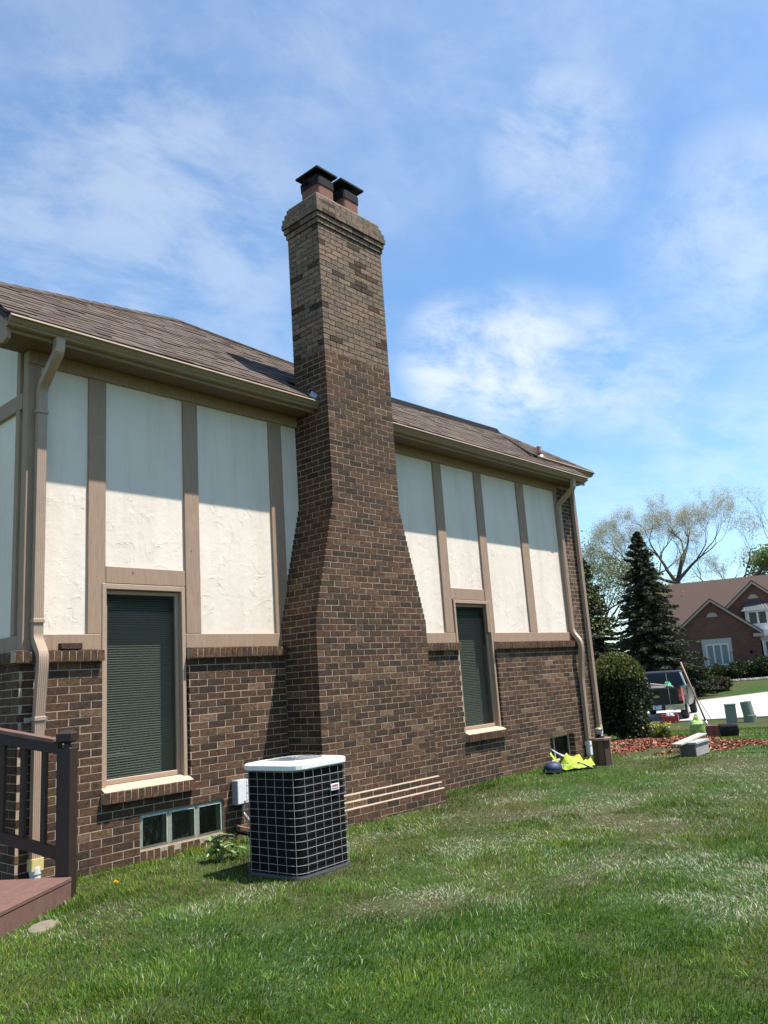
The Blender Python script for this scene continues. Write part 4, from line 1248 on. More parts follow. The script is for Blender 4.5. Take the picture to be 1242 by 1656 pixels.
# crumpled hi-vis vest
m, nt, n, l, b = new_mat('hi_vis_cloth'); b.inputs['Base Color'].default_value = (.36, .46, .04, 1); b.inputs['Roughness'].default_value = .75; bump(nt, b, pnoise(nt, 22, 5, .6), 1.0, .03); M['hivis'] = m
VS = empty('safety_vest', 'crumpled yellow safety vest with grey stripes on the grass by the wall', 'vest', (7.02, -.50, 0), R(-20))
def cloth(mb, x0, x1, y0, y1, hz, seed, nx=16, ny=9, mi=0):
    vs_ = []; 
    for i in range(nx + 1):
        for j in range(ny + 1):
            u, v = i / nx, j / ny; x = x0 + (x1 - x0) * u; y = y0 + (y1 - y0) * v
            f = float(fbm(u * 5 + seed, v * 4 + seed * 2, 4)); e = min(1, 5 * min(u, 1 - u, v, 1 - v) + .15)
            vs_.append((x + .06 * (f - .5), y + .06 * (float(fbm(u * 4 + seed + 9, v * 4)) - .5), .02 + hz * max(0, f * 1.7 - .35) * e + .03 * e))
    fs = [(i * (ny + 1) + j, (i + 1) * (ny + 1) + j, (i + 1) * (ny + 1) + j + 1, i * (ny + 1) + j + 1) for i in range(nx) for j in range(ny)]
    mb.add(vs_, fs, 0, mi)
mb = MB(); cloth(mb, -.26, .30, -.20, .18, .20, 3); V0 = mb.build('cloth', M['hivis'], VS, True)
mb = MB(); p = [(-.30, .02, .30), (-.18, -.02, .22), (-.05, -.08, .16), (.10, -.16, .09), (.20, -.22, .03)]
vs_ = []
for i, q in enumerate(p): vs_ += [(q[0], q[1] - .035, q[2] - .015), (q[0] + .02, q[1] + .045, q[2] + .02)]
mb.add(vs_, [(2 * i, 2 * i + 1, 2 * i + 3, 2 * i + 2) for i in range(4)]); mb.build('reflective_stripe', M['grey'], VS)
mb = MB(); p = [(-.36, -.02, .26), (-.32, -.05, .18), (-.27, -.07, .09), (-.22, -.10, .03)]; vs_ = []
for i, q in enumerate(p): vs_ += [(q[0] - .03, q[1] - .02, q[2]), (q[0] + .05, q[1] + .04, q[2] + .01)]
mb.add(vs_, [(2 * i, 2 * i + 1, 2 * i + 3, 2 * i + 2) for i in range(3)]); mb.build('shoulder_strap', M['hivis'], VS)
mb = MB(); vs_ = []
for i, q in enumerate([(.22, -.12, .10), (.28, -.15, .07), (.34, -.2, .02)]): vs_ += [(q[0], q[1] - .03, q[2]), (q[0] + .01, q[1] + .05, q[2] + .02)]
mb.add(vs_, [(0, 1, 3, 2), (2, 3, 5, 4)]); mb.build('reflective_stripe', M['grey'], VS)

# wooden planter post with a solar light
WD = empty('wooden_post_stand', 'dark brown octagonal wooden stand at the house corner', 'wooden stand', (7.62, -.70, 0))
M['wood'] = simple('dark_wood', (.075, .040, .028), .7, .35, 10, bmp=.4, vscale=(3, 3, .6)); M['woodtop'] = simple('weathered_wood_top', (.19, .115, .085), .75, .3, 12, bmp=.4)
for k in range(8):
    t = (k + .5) * math.pi / 4; Mx = Matrix.Rotation(t, 3, 'Z'); mb = MB(); mb.obox((.115 * math.cos(t), .115 * math.sin(t), .165), .011, .045, .185, Mx); mb.build('stave', M['wood'], WD)
mb = MB(); mb.lathe([(.165, .352), (.17, .358), (.17, .382), (.165, .388)], 8); mb.build('top_plate', M['woodtop'], WD)
LT = empty('solar_light', 'small round solar garden light on the wooden stand', 'garden light', (7.60, -.70, .388 - .001))
mb = MB(); mb.lathe([(.075, 0), (.06, .02), (.025, .03), (.02, .045)], 14); mb.build('foot', M['black'], LT, True)
mb = MB(); mb.lathe([(.03, .045), (.05, .09), (.055, .11)], 14); mb.build('lens', M['grey'], LT, True)
mb = MB(); mb.lathe([(.062, .11), (.07, .118), (.05, .14), (.01, .15)], 14); mb.build('hood', M['fan'], LT, True)

# weathered grey wooden tool box with a board laid across it
CR = empty('weathered_box', 'weathered grey wooden box on the lawn by the red mulch', 'wooden box', (9.08, -1.50, -.01), R(3))
M['greywood'] = simple('grey_wood', (.33, .32, .285), .9, .35, 7, bmp=.5, vscale=(1, 3, 3)); M['greywood_shaded'] = simple('grey_wood_shaded', (.12, .11, .095), .9, .4, 7, bmp=.5)
for i in range(2): MB().bbox(-.29, .29, -.13, -.11, .005 + i * .085, .088 + i * .085, .004).build('side_board', M['greywood'], CR); MB().bbox(-.29, .29, .11, .13, .005 + i * .085, .088 + i * .085, .004).build('side_board', M['greywood'], CR)
for x in (-.29, .268): MB().bbox(x, x + .022, -.109, .109, .005, .172, .004).build('end_board', M['greywood_shaded'], CR)  # end boards: shade on the end face put into a darker wood colour
MB().bbox(-.31, .31, -.15, -.005, .176, .212, .006).build('lid_board', M['greywood'], CR); MB().bbox(-.31, .31, .002, .15, .176, .204, .006).build('lid_board', M['greywood'], CR)
PK = MB().bbox(-.76, .76, -.075, .075, 0, .028, .005).build('loose_plank', M['greywood']); PK.location = (9.22, -1.395, .196); PK.rotation_euler = (R(2), R(-1.0), R(7)); tag(PK, 'weathered grey plank lying lengthwise on top of the wooden box', 'plank')

# green bag, brick stack under black plastic, shovel
BG = empty('garden_bag', 'bright green plastic bag standing on the lawn beside the shovel', 'bag', (13.32, .11, float(terr(13.32, .11))), R(25))
m, nt, n, l, b = new_mat('green_plastic'); c = ramp(nt, pnoise(nt, 6, 4, .6), [(.40, (.14, .27, .03)), (.52, (.30, .44, .11)), (.62, (.035, .075, .012))]); l.new(c, b.inputs['Base Color']); b.inputs['Roughness'].default_value = .35; bump(nt, b, pnoise(nt, 14, 4, .6), .7, .03); M['greenbag'] = m
mb = MB(); rg = []
for z, s_ in ((0, .92), (.06, 1.03), (.18, 1.0), (.30, .95), (.36, .78), (.385, .5), (.37, .2)):
    rg.append([(.19 * s_ * math.copysign(abs(math.cos(t)) ** .6, math.cos(t)) + random.uniform(-.012, .012), .15 * s_ * math.copysign(abs(math.sin(t)) ** .6, math.sin(t)) + random.uniform(-.012, .012), z + random.uniform(-.008, .012)) for t in np.linspace(0, 2 * math.pi, 17)[:-1]])
mb.loops(rg); mb.build('bag_body', M['greenbag'], BG)
mb = MB(); cloth(mb, -.10, .10, -.06, .06, .12, 8, 6, 4); o = mb.build('bag_top', M['greenbag'], BG); o.location = (0, 0, .35)
BS = empty('brick_stack', 'low stack of red bricks half wrapped in black plastic', 'brick stack', (14.25, .04, float(terr(14.25, .04))), R(-62))
M['redbrick'] = simple('red_brick', (.22, .075, .055), .9, .3, 9, bmp=.4)
bme = MB().bbox(-.098, .098, -.046, .046, 0, .057, .004).mesh('brick'); bme.materials.append(M['redbrick'])
for kz in range(4):
    for i in range(3):
        for j in range(2 if kz < 3 else 1): inst('brick', bme, BS, (-.2 + i * .205, -.05 + j * .1, kz * .061 + .004), (0, 0, random.uniform(-.06, .06)))
mb = MB(); rg = []
for x, s_ in ((.02, 1.0), (.2, 1.06), (.36, 1.0), (.40, .7)):
    rg.append([(x + random.uniform(-.02, .02), .14 * s_ * math.copysign(abs(math.cos(t)) ** .5, math.cos(t)), max(0, .11 + .135 * s_ * math.copysign(abs(math.sin(t)) ** .5, math.sin(t))) + random.uniform(0, .02)) for t in np.linspace(0, 2 * math.pi, 15)[:-1]])
mb.loops(rg); mb.build('plastic_wrap', M['lid'], BS)
SH = empty('shovel', 'long wooden handled shovel stuck upright in the lawn', 'shovel', (14.75, .38, float(terr(14.75, .38))), 0)
d = Vector((-.14, .42, 1.64))
M['handle'] = simple('ash_handle', (.36, .22, .12), .6, .2, 8, vscale=(2, 2, .3))
MB().tube([d * .16, d * .5, d * 1.0], [.021, .019, .019], 8).build('handle', M['handle'], SH, True)
MB().tube([d * .08, d * .2], [.024, .023], 8).build('socket', M['steel'], SH, True)
mb = MB(); s_ = Vector((.93, .3, 0)).normalized() * .10; mb.hexa([d * -.06 - s_ * .3, d * -.06 + s_ * .3, d * -.06 + s_ * .3 + Vector((.008, -.01, 0)), d * -.06 - s_ * .3 + Vector((.008, -.01, 0)), d * .12 - s_, d * .12 + s_, d * .12 + s_ + Vector((.008, -.01, 0)), d * .12 - s_ + Vector((.008, -.01, 0))]); mb.build('blade', M['steel'], SH)

# two green utility pedestals
M['green'] = simple('utility_green', (.165, .20, .15), .55, .12, 5)
z = float(terr(25.6, 3.8)); UB = empty('utility_box', 'square green utility box on the grass by the road', 'utility box', (25.6, 3.80, z), R(25))
MB().bbox(-.17, .17, -.17, .17, -.05, .62, .012).build('body', M['green'], UB); MB().bbox(-.185, .185, -.185, .185, .621, .67, .01).build('cap', M['green'], UB); MB().box(-.174, -.171, -.12, .12, .1, .5).build('door', M['green'], UB)
z = float(terr(26.2, 3.4)); UP = empty('utility_pedestal', 'leaning round green utility pedestal right of the square box', 'utility pedestal', (26.2, 3.38, z), 0)
mb = MB(); mb.lathe([(.215, -.05), (.215, .24), (.20, .25)], 18); mb.build('base', M['green'], UP, False)
mb = MB(); mb.lathe([(.19, .0), (.19, .46), (.18, .48)], 18); o = mb.build('post_cover', M['green'], UP, False); o.location = (.0, .02, .235); o.rotation_euler = (R(-8), 0, 0)

# red tool caddy by the truck
z = float(terr(26.6, 6.6)) + .0; TB = empty('tool_box', 'open red tool box on the grass edge behind the truck', 'tool box', (26.9, 6.55, z), R(108))
M['redbox'] = simple('red_plastic', (.48, .035, .03), .45, .15, 7)
mb = MB(); mb.box(-.30, .30, -.14, .14, 0, .02); mb.box(-.30, .30, -.14, -.12, .02, .24); mb.box(-.30, .30, .12, .14, .02, .24); mb.box(-.30, -.28, -.12, .12, .02, .30); mb.box(.28, .30, -.12, .12, .02, .30); mb.build('tray', M['redbox'], TB)
MB().tube([(-.29, 0, .30), (.29, 0, .30)], .018, 8).build('handle', M['redbox'], TB)
mb = MB(); cloth(mb, -.16, .14, -.10, .10, .16, 5, 8, 6); o = mb.build('white_rag', M['white'], TB); o.location = (0, 0, .22)

# ------------------------------------------------------------------ pickup truck seen from behind
M['truckpaint'] = simple('charcoal_paint', (.020, .021, .022), .32, .08, 4, metal=.2); M['tyre'] = simple('tyre_rubber', (.018, .018, .018), .9, .2)
M['chrome'] = simple('bumper_chrome', (.55, .53, .48), .25, .08, 5, metal=.75); M['tail'] = simple('tail_lens', (.42, .012, .016), .2, .1)
M['tailpale'] = simple('tail_lens_pale', (.60, .28, .28), .2, .1); M['gold'] = simple('gold_emblem', (.50, .38, .12), .35, .1, metal=.5)
M['darkglass'] = simple('dark_car_glass', (.008, .010, .013), .08, .2, spec=.35); M['plate'] = simple('plate_white', (.55, .60, .66), .5, .05); M['plateblue'] = simple('plate_blue', (.05, .10, .25), .5, .1)
M['palewood'] = simple('pale_wood', (.46, .38, .30), .8, .15, 6)
_h = R(16.5)
TK = empty('pickup_truck', 'charcoal pickup truck with poles in its bed parked beside the far bush', 'truck', (27.27, 7.15, float(terr(28.5, 7)) + .036), _h)
hw = .985
bd_ = MB()                                            # bed sides, cab base and bonnet as one shell
def sec(x, z0, z1, w0, w1, w2): return [(x, -w0, z0), (x, w0, z0), (x, w1, z0 + .22), (x, w1, z1 - .10), (x, w2, z1), (x, -w2, z1), (x, -w1, z1 - .10), (x, -w1, z0 + .22)]
bd_.loops([sec(2.02, .46, 1.24, .94, hw, .93), sec(3.4, .44, 1.24, .94, hw, .93), sec(4.15, .46, 1.23, .95, hw, .91), sec(5.25, .48, 1.12, .93, .96, .84), sec(5.62, .52, 1.0, .80, .86, .74)])
for s_ in (-1, 1):
    o0 = [(x, s_ * a, z) for x in () for a, z in ()]
    bd_.hexa([(.10, s_ * (hw - .15), .62), (2.019, s_ * (hw - .15), .62), (2.019, s_ * hw, .60), (.10, s_ * (hw - .02), .60), (.10, s_ * (hw - .15), 1.26), (2.019, s_ * (hw - .15), 1.27), (2.019, s_ * (hw - .05), 1.27), (.10, s_ * (hw - .07), 1.26)])
bd_.box(.1, 2.02, -.83, .83, .60, .66)
bd_.build('body', M['truckpaint'], TK)
ar = MB()
for s_ in (-1, 1):
    for xc in (1.22, 4.72):
        pts_ = [(xc + .50 * math.cos(t), .42 + .50 * math.sin(t)) for t in np.linspace(0, math.pi, 13)]
        ar.loops([[(x, s_ * (hw - .02), z) for x, z in pts_], [(x, s_ * (hw + .012), z) for x, z in pts_]])
ar.build('wheel_well_shade', M['tyre'], TK)  # dark half discs stand in for the shade inside uncut wheel wells
tg = MB(); tg.bbox(.03, .099, -.80, .80, .62, 1.235, .012); TG = tg.build('tailgate', M['truckpaint'], TK)
mb = MB(); mb.bbox(.018, .0295, -.12, .12, 1.06, 1.13, .006); mb.build('handle', M['black'], TG)
mb = MB()                                            # gold bow-tie emblem
P_ = [(-.13, -.022), (-.06, -.022), (-.06, -.045), (.04, -.045), (.04, -.022), (.13, -.022), (.11, .022), (.06, .022), (.06, .045), (-.04, .045), (-.04, .022), (-.11, .022)]
mb.loops([[(.0295, -y, .93 + z) for y, z in P_], [(.020, -y, .93 + z) for y, z in P_]]); mb.build('emblem', M['gold'], TG)
for s_ in (-1, 1):
    mb = MB(); mb.hexa([(.04, s_ * .815, .74), (.16, s_ * .815, .74), (.30, s_ * (hw + .004), .74), (.06, s_ * (hw - .03), .74), (.07, s_ * .815, 1.19), (.16, s_ * .815, 1.19), (.34, s_ * (hw - .02), 1.19), (.09, s_ * (hw - .05), 1.19)]); T_ = mb.build('tail_light', M['tail'], TK)
    mb = MB(); mb.box(.045, .052, min(s_ * .83, s_ * .93), max(s_ * .83, s_ * .93), .90, .97); mb.build('reversing_lamp', M['tailpale'], T_)
bp_ = MB()
bp_.loops([[(.10, y0_, .40), (-.09 + e, y0_, .42), (-.10 + e, y0_, .60), (.08, y0_, .62)] for y0_, e in ((-hw, .12), (-.80, 0), (-.30, -.03), (-.29, .02), (.29, .02), (.30, -.03), (.80, 0), (hw, .12))]); BP = bp_.build('bumper', M['chrome'], TK)
mb = MB(); mb.bbox(-.125, -.085, -.295, .295, .405, .615, .006); mb.build('step_pad', M['tyre'], BP)
pl_ = MB().bbox(-.137, -.127, -.16, .16, .455, .605, .003).build('licence_plate', M['plate'], TK)
mb = MB()
for k, (w_, gap) in enumerate(((.022, 0), (.02, 0), (.024, 0), (.02, .02), (.022, .02), (.02, .02), (.024, .02))):
    y = .115 - k * .033 - gap; mb.box(-.1385, -.1368, y - w_ / 2, y - w_ / 2 + .006, .49, .55); mb.box(-.1385, -.1368, y - w_ / 2 + .0065, y + w_ / 2, .49 + .02 * (k % 3), .497 + .02 * (k % 3))
mb.box(-.1385, -.1368, -.15, .15, .578, .60); mb.build('plate_marks', M['plateblue'], pl_)
cb = MB(); cb.loops([[(2.05, -.93, 1.241), (2.05, .93, 1.241), (4.30, .91, 1.232), (4.30, -.91, 1.232)], [(2.13, -.86, 1.50), (2.13, .86, 1.50), (3.95, .84, 1.50), (3.95, -.84, 1.50)], [(2.24, -.75, 1.82), (2.24, .75, 1.82), (3.45, .73, 1.83), (3.45, -.73, 1.83)], [(2.40, -.66, 1.87), (2.40, .66, 1.87), (3.30, .64, 1.875), (3.30, -.64, 1.875)]]); CB = cb.build('cab', M['truckpaint'], TK)
def quad_slab(mb, p, nrm, th):
    n_ = Vector(nrm).normalized() * th; mb.hexa([Vector(q) for q in p] + [Vector(q) + n_ for q in p])
mb = MB(); quad_slab(mb, [(2.05, -.78, 1.30), (2.05, .78, 1.30), (2.205, .68, 1.765), (2.205, -.68, 1.765)], (-.95, 0, .3), .012); mb.build('rear_window', M['darkglass'], CB)
for s_ in (-1, 1):
    mb = MB(); quad_slab(mb, [(2.35, s_ * .905, 1.28), (4.0, s_ * .895, 1.28), (3.42, s_ * .765, 1.77), (2.42, s_ * .775, 1.77)], (0, s_ * .95, .25), .012); mb.build('side_window', M['darkglass'], CB)
    mb = MB(); mb.bbox(3.75, 3.95, min(s_ * 1.0, s_ * 1.2), max(s_ * 1.0, s_ * 1.2), 1.28, 1.48, .02); mb.build('mirror', M['black'], CB)
    mb = MB(); quad_slab(mb, [(2.03, s_ * .90, 1.25), (2.20, s_ * .935, 1.25), (2.36, s_ * .79, 1.78), (2.20, s_ * .74, 1.78)], (-.5, s_ * .8, .2), .014); mb.build('sunlit_pillar', M['chrome'], CB)  # sunlit rear pillar, its brightness put in as a pale chrome strip
    for xc in (1.22, 4.72):
        mb = MB(); mb.lathe([(.18, -.13), (.36, -.13), (.40, -.09), (.40, .09), (.36, .13), (.18, .13)], 24); w_ = mb.build('wheel', M['tyre'], TK, False); w_.rotation_euler = (R(90), 0, 0); w_.location = (xc, s_ * (hw - .125), .40)
        mb = MB(); mb.lathe([(.20, -.10), (.21, .10), (.10, .115), (.05, .13)], 16); q = mb.build('rim', M['steel'], w_, False); q.scale = (1, 1, 1); q.rotation_euler = (R(180) if s_ > 0 else 0, 0, 0); q.location = (0, 0, .032 if s_ < 0 else -.032)
MB().tube([(.35, -.6, .5), (.05, -.6, .40)], .04, 8).build('exhaust', M['steel'], TK)
# load: poles, boards and a green cloth lying in the bed
for k, (a, b_, r_) in enumerate((((.10, -.66, 1.275), (1.5, 1.9, 1.66), .036), ((.14, -.36, 1.270), (1.3, 2.0, 1.47), .030), ((.13, -.30, 1.262), (.9, 1.8, 1.275), .026))):
    o = MB().tube([a, b_], r_, 6).build('pole', M['palewood']); o.matrix_world = Matrix.Translation(TK.location) @ Matrix.Rotation(_h, 4, 'Z')
    tag(o, ('topmost pale pole sticking out sideways from the truck bed', 'middle pale pole sticking out sideways from the truck bed', 'lowest pale pole lying level on the tailgate of the truck')[k], 'pole', 'poles in the truck bed')
o = MB().tube([(-.02, -.50, .63), (.012, -.47, 1.30), (.02, -.46, 1.80)], [.018, .018, .016], 6).build('rod', M['green']); o.matrix_world = Matrix.Translation(TK.location) @ Matrix.Rotation(_h, 4, 'Z'); tag(o, 'thin upright green rod leaning on the tailgate of the truck', 'rod')
o = MB().tube([(1.2, .62, .66), (1.15, .72, 1.98)], .022, 6).build('stake', M['palewood']); o.matrix_world = Matrix.Translation(TK.location) @ Matrix.Rotation(_h, 4, 'Z'); tag(o, 'upright wooden stake standing in the truck bed', 'stake')
m, nt, n, l, b = new_mat('green_cloth'); b.inputs['Base Color'].default_value = (.06, .38, .20, 1); b.inputs['Roughness'].default_value = .6; M['gcloth'] = m
mb = MB(); cloth(mb, -.16, .16, -.14, .14, .26, 12, 8, 8); o = mb.build('green_cloth', M['gcloth']); o.matrix_world = Matrix.Translation(TK.location) @ Matrix.Rotation(_h, 4, 'Z') @ Matrix.Translation((.5, -.42, 1.24)); tag(o, 'crumpled bright green cloth on the load of the truck', 'cloth')
MB_ = MB(); MB_.box(.11, 2.0, -.80, .80, .662, 1.10); o = MB_.build('cargo', M['black'], TK)

# ------------------------------------------------------------------ red mulch bed
BED = [(9.35, .25), (8.75, -.55), (9.3, -1.05), (9.95, -1.75), (10.8, -2.15), (11.6, -1.9), (12.3, -1.1), (13.3, -.2), (14.3, .8), (14.6, 2.2), (12.5, 2.0), (10.2, 1.0)]
def in_poly(x, y, P):
    x = np.asarray(x); y = np.asarray(y); c_ = np.zeros(x.shape, bool); n_ = len(P)
    for i in range(n_):
        (x0, y0), (x1, y1) = P[i], P[(i + 1) % n_]
        k = ((y0 > y) != (y1 > y)) & (x < (x1 - x0) * (y - y0) / (y1 - y0 + 1e-12) + x0); c_ ^= k
    return c_
n_ = 9000
x = RNG.uniform(8.6, 14.7, n_ * 3); y = RNG.uniform(-2.3, 2.2, n_ * 3); k = in_poly(x + .25 * (fbm(x * 3, y * 3) - .5), y + .25 * (fbm(x * 3 + 9, y * 3) - .5), BED) & (fbm(x * 1.6 + 3, y * 1.6) > .45)
x, y = x[k][:n_], y[k][:n_]; n_ = len(x)
P = np.stack([x, y, terr(x, y) + RNG.uniform(.004, .04, n_)], 1); N_ = RNG.normal(size=(n_, 3)) * np.array([1, 1, .35])
V, F = leaf_quads(P, N_, RNG.uniform(.03, .09, n_), .38)
me = np_mesh('mulch', V, F, col=np.repeat(mixcols(n_, [(.30, .085, .05), (.22, .06, .04), (.36, .14, .085), (.45, .26, .17), (.14, .05, .035)]), 4, 0)); me.materials.append(M['mulch'])
o = bpy.data.objects.new('red_mulch', me); COL.objects.link(o); tag(o, 'red wood chip mulch round the corner of the house', 'mulch', kind='stuff')

# ------------------------------------------------------------------ bushes near by
YEW = [(.016, .026, .010), (.022, .036, .013), (.030, .046, .015), (.05, .062, .018)]
B_ = bush('evergreen_bush', 'large dark rounded evergreen bush between the house corner and the truck', (13.75, 1.98, float(terr(13.75, 1.98))), .74, .74, 1.88, 17000, YEW, .075, seed=11, lump=.42, base=-.10, boxy=.5)
n_ = 2600; t = RNG.uniform(0, 6.28, n_); rr_ = np.sqrt(RNG.random(n_)) * .66
P = np.stack([rr_ * np.cos(t), rr_ * np.sin(t), .95 + .93 * np.sqrt(np.maximum(0, 1 - (rr_ / .73) ** 2)) + RNG.uniform(-.06, .08, n_)], 1)
foliage('new_growth', P, RNG.normal(size=(n_, 3)) + np.array([0, 0, 1.2]), RNG.uniform(.05, .1, n_), mixcols(n_, [(.10, .11, .022), (.075, .09, .02), (.13, .125, .03)]), M['leaf'], B_, .45)
LL = empty('small_plant', 'small plant with yellow green tips in the red mulch', 'plant', (13.6, 1.02, float(terr(13.6, 1.02))))
n_ = 420; d = RNG.normal(size=(n_, 3)); d[:, 2] = abs(d[:, 2]) + .3; d /= np.linalg.norm(d, axis=1, keepdims=True)
foliage('leaf_tuft', d * RNG.uniform(.05, .26, (n_, 1)) * np.array([1, 1, 1.1]), d, RNG.uniform(.07, .13, n_), mixcols(n_, [(.03, .06, .02), (.05, .09, .02), (.2, .2, .03)]), M['leaf'], LL, .35)
n_ = 90; d = RNG.normal(size=(n_, 3)) * np.array([.17, .17, .03]) + np.array([.05, 0, .30])
foliage('flower_head', d, RNG.normal(size=(n_, 3)), RNG.uniform(.03, .06, n_), mixcols(n_, [(.5, .42, .04), (.35, .35, .05)]), M['leaf'], LL, .8)

# ------------------------------------------------------------------ neighbour's house across the road
NB = empty('neighbour_house', 'red brick house with brown roof and two front gables across the road', 'house', (58.45, 15.31, -.15), math.atan2(-.942, .334))
# local axes: x right as seen from the road, y towards the back, z up
m, nt, n, l, b = new_mat('far_brick')
tcn = n.new('ShaderNodeTexCoord'); bt = n.new('ShaderNodeTexBrick'); bt.inputs['Scale'].default_value = 1.0
mp = n.new('ShaderNodeMapping'); mp.inputs['Rotation'].default_value = (R(90), 0, 0); l.new(tcn.outputs['Object'], mp.inputs[0]); l.new(mp.outputs[0], bt.inputs['Vector'])
bt.inputs['Color1'].default_value = (.160, .060, .034, 1); bt.inputs['Color2'].default_value = (.100, .040, .024, 1); bt.inputs['Mortar'].default_value = (.15, .105, .085, 1); bt.inputs['Brick Width'].default_value = .2; bt.inputs['Row Height'].default_value = .068; bt.inputs['Mortar Size'].default_value = .008
c = mixc(nt, 1.0, bt.outputs[0], ramp(nt, pnoise(nt, 1.2, 5, .6), [(.3, (.8, .8, .8)), (.7, (1.15, 1.15, 1.15))]), 'MULTIPLY'); l.new(c, b.inputs['Base Color']); b.inputs['Roughness'].default_value = .9; M['farbrick'] = m
M['farroof'] = simple('far_roof', (.072, .044, .033), .95, .35, 6, vscale=(1, 1, 6)); M['trimtan'] = simple('tan_trim', (.34, .30, .235), .7, .08); M['trimwhite'] = simple('white_trim', (.66, .66, .64), .6, .05)
M['stonesur'] = simple('limestone', (.44, .41, .35), .85, .1); M['drapes'] = simple('grey_green_drapes', (.20, .245, .21), .6, .12, 3, vscale=(4, 4, .3)); M['metalroof'] = simple('dark_standing_seam', (.045, .055, .058), .5, .15)
def gable(cx, half, ze, za, y0, y1, zbase=0.0, ov=.28, th=.14):
    mb = MB(); pr = [(cx - half, zbase), (cx + half, zbase), (cx + half, ze), (cx, za), (cx - half, ze)]
    mb.loops([[(x, y0, z) for x, z in pr], [(x, y1, z) for x, z in pr]]); W_ = mb.build('gable_wall', M['farbrick'], NB)
    sl_ = (za - ze) / half
    for s_ in (-1, 1):
        mb = MB(); xe, zee = cx + s_ * (half + ov), ze - sl_ * ov
        q = [(cx, za + .10), (xe, zee + .10), (xe, zee + .10 + th), (cx, za + .10 + th)]
        mb.loops([[(x, y0 - .30, z) for x, z in q], [(x, y1 + 3, z) for x, z in q]]); mb.build('roof_slope', M['farroof'], NB)
        mb = MB(); q = [(cx, za - .04), (xe, zee - .04), (xe, zee + .13), (cx, za + .13)]
        mb.loops([[(x, y0 - .335, z) for x, z in q], [(x, y0 - .301, z) for x, z in q]]); mb.build('barge_board', M['trimtan'], NB)
    return W_
gable(-.57, 3.05, 3.30, 5.78, 0, 3.0)
gable(2.55, 4.2, 3.30, 6.95, 1.5, 4.0)
mb = MB(); mb.box(-6.2, 9.5, 2.0, 12, 0, 3.2); mb.build('main_wall', M['farbrick'], NB)
mb = MB(); q = [(1.2, 2.85), (7.2, 8.0), (13, 2.85), (13, 2.7), (7.2, 7.8), (1.2, 2.7)]
mb.loops([[(x, y, z) for y, z in q] for x in (-6.6, 9.8)]); mb.build('main_roof', M['farroof'], NB)
def arch(cx, z, r_, y):
    mb = MB(); pts_ = [(cx + r_ * math.cos(t), z + r_ * .82 * math.sin(t)) for t in np.linspace(0, math.pi, 13)]
    mb.loops([[(x, y, zz) for x, zz in pts_], [(x, y - .05, zz) for x, zz in pts_]]); A_ = mb.build('arched_vent', M['trimtan'], NB)
    for k in range(4):
        zz = z + .05 + k * r_ * .19; w_ = r_ * math.sqrt(max(0.02, 1 - ((zz - z) / (r_ * .82)) ** 2)) - .04; MB().box(cx - w_, cx + w_, y - .075, y - .051, zz, zz + .05).build('louvre', M['stonesur'], A_)
arch(-.57, 4.60, .40, 0); arch(2.48, 5.80, .36, 1.5)
def fwindow(x0, x1, z0, z1, n_, y, glass_, fr_, fw=.09):
    mb = MB(); mb.box(x0, x1, y - .06, y + .0, z0, z0 + fw); mb.box(x0, x1, y - .06, y + .0, z1 - fw, z1)
    for k in range(n_ + 1):
        xx = x0 + (x1 - x0 - fw) * k / n_; mb.box(xx, xx + fw, y - .061, y + .001, z0 + fw, z1 - fw)
    W_ = mb.build('window', fr_, NB)
    for k in range(n_):
        a0 = x0 + (x1 - x0 - fw) * k / n_ + fw; a1 = x0 + (x1 - x0 - fw) * (k + 1) / n_; MB().box(a0, a1, y - .03, y - .01, z0 + fw, z1 - fw).build('pane', glass_, W_)
    return W_
sm = MB()
for (x0, x1, z0, z1) in ((-1.58, .50, 2.62, 2.98), (-1.58, -1.34, 1.0, 2.62), (.26, .50, 2.0, 2.62), (.30, .46, 1.0, 2.0), (-1.58, .50, .82, 1.0)): sm.box(x0, x1, -.05, .002, z0, z1)
sm.build('stone_surround', M['stonesur'], NB)
fwindow(-1.34, .27, 1.0, 2.62, 3, -.03, M['drapes'], M['trimwhite'], .11)
fwindow(1.86, 3.30, 3.75, 4.88, 2, .95, M['darkglass'], M['trimwhite'], .14)
mb = MB(); mb.box(1.74, 3.42, .96, 1.5, 3.35, 4.95); mb.build('bay', M['trimwhite'], NB)
mb = MB(); mb.loops([[(1.55, .72, 4.93), (3.61, .72, 4.93), (3.61, 1.52, 4.93), (1.55, 1.52, 4.93)], [(1.95, 1.30, 5.55), (3.21, 1.30, 5.55), (3.21, 1.52, 5.55), (1.95, 1.52, 5.55)]]); BR_ = mb.build('bay_roof', M['metalroof'], NB)
MB().box(1.53, 3.63, .66, .719, 4.86, 4.97).build('bay_gutter', M['trimwhite'], BR_)
for k in range(9): mb = MB(); a, b_ = (1.60 + k * .245, .715, 4.94), (1.98 + k * .15, 1.295, 5.56); mb.beam(a, b_, .025, .035); mb.build('seam', M['metalroof'], BR_)
MB().box(2.49, 5.2, -.05, .15, 2.62, 2.92).build('eave_return', M['trimtan'], NB); MB().box(2.05, 2.75, -.32, .0, 2.92, 3.16).build('gutter_return', M['trimtan'], NB)
MB().box(2.60, 5.5, .40, 1.4, .0, 3.35).build('porch_wall', M['trimwhite'], NB); MB().box(2.85, 4.2, .33, .39, .3, 2.5).build('porch_window', M['darkglass'], NB)
MB().tube([(2.62, -.06, 2.6), (2.62, -.06, .1)], .05, 6).build('downspout', M['trimwhite'], NB)
mb = MB(); mb.lathe([(.06, 0), (.09, .1), (.05, .22)], 8, (1.75, -.1, 1.75)); mb.build('wall_lantern', M['black'], NB)
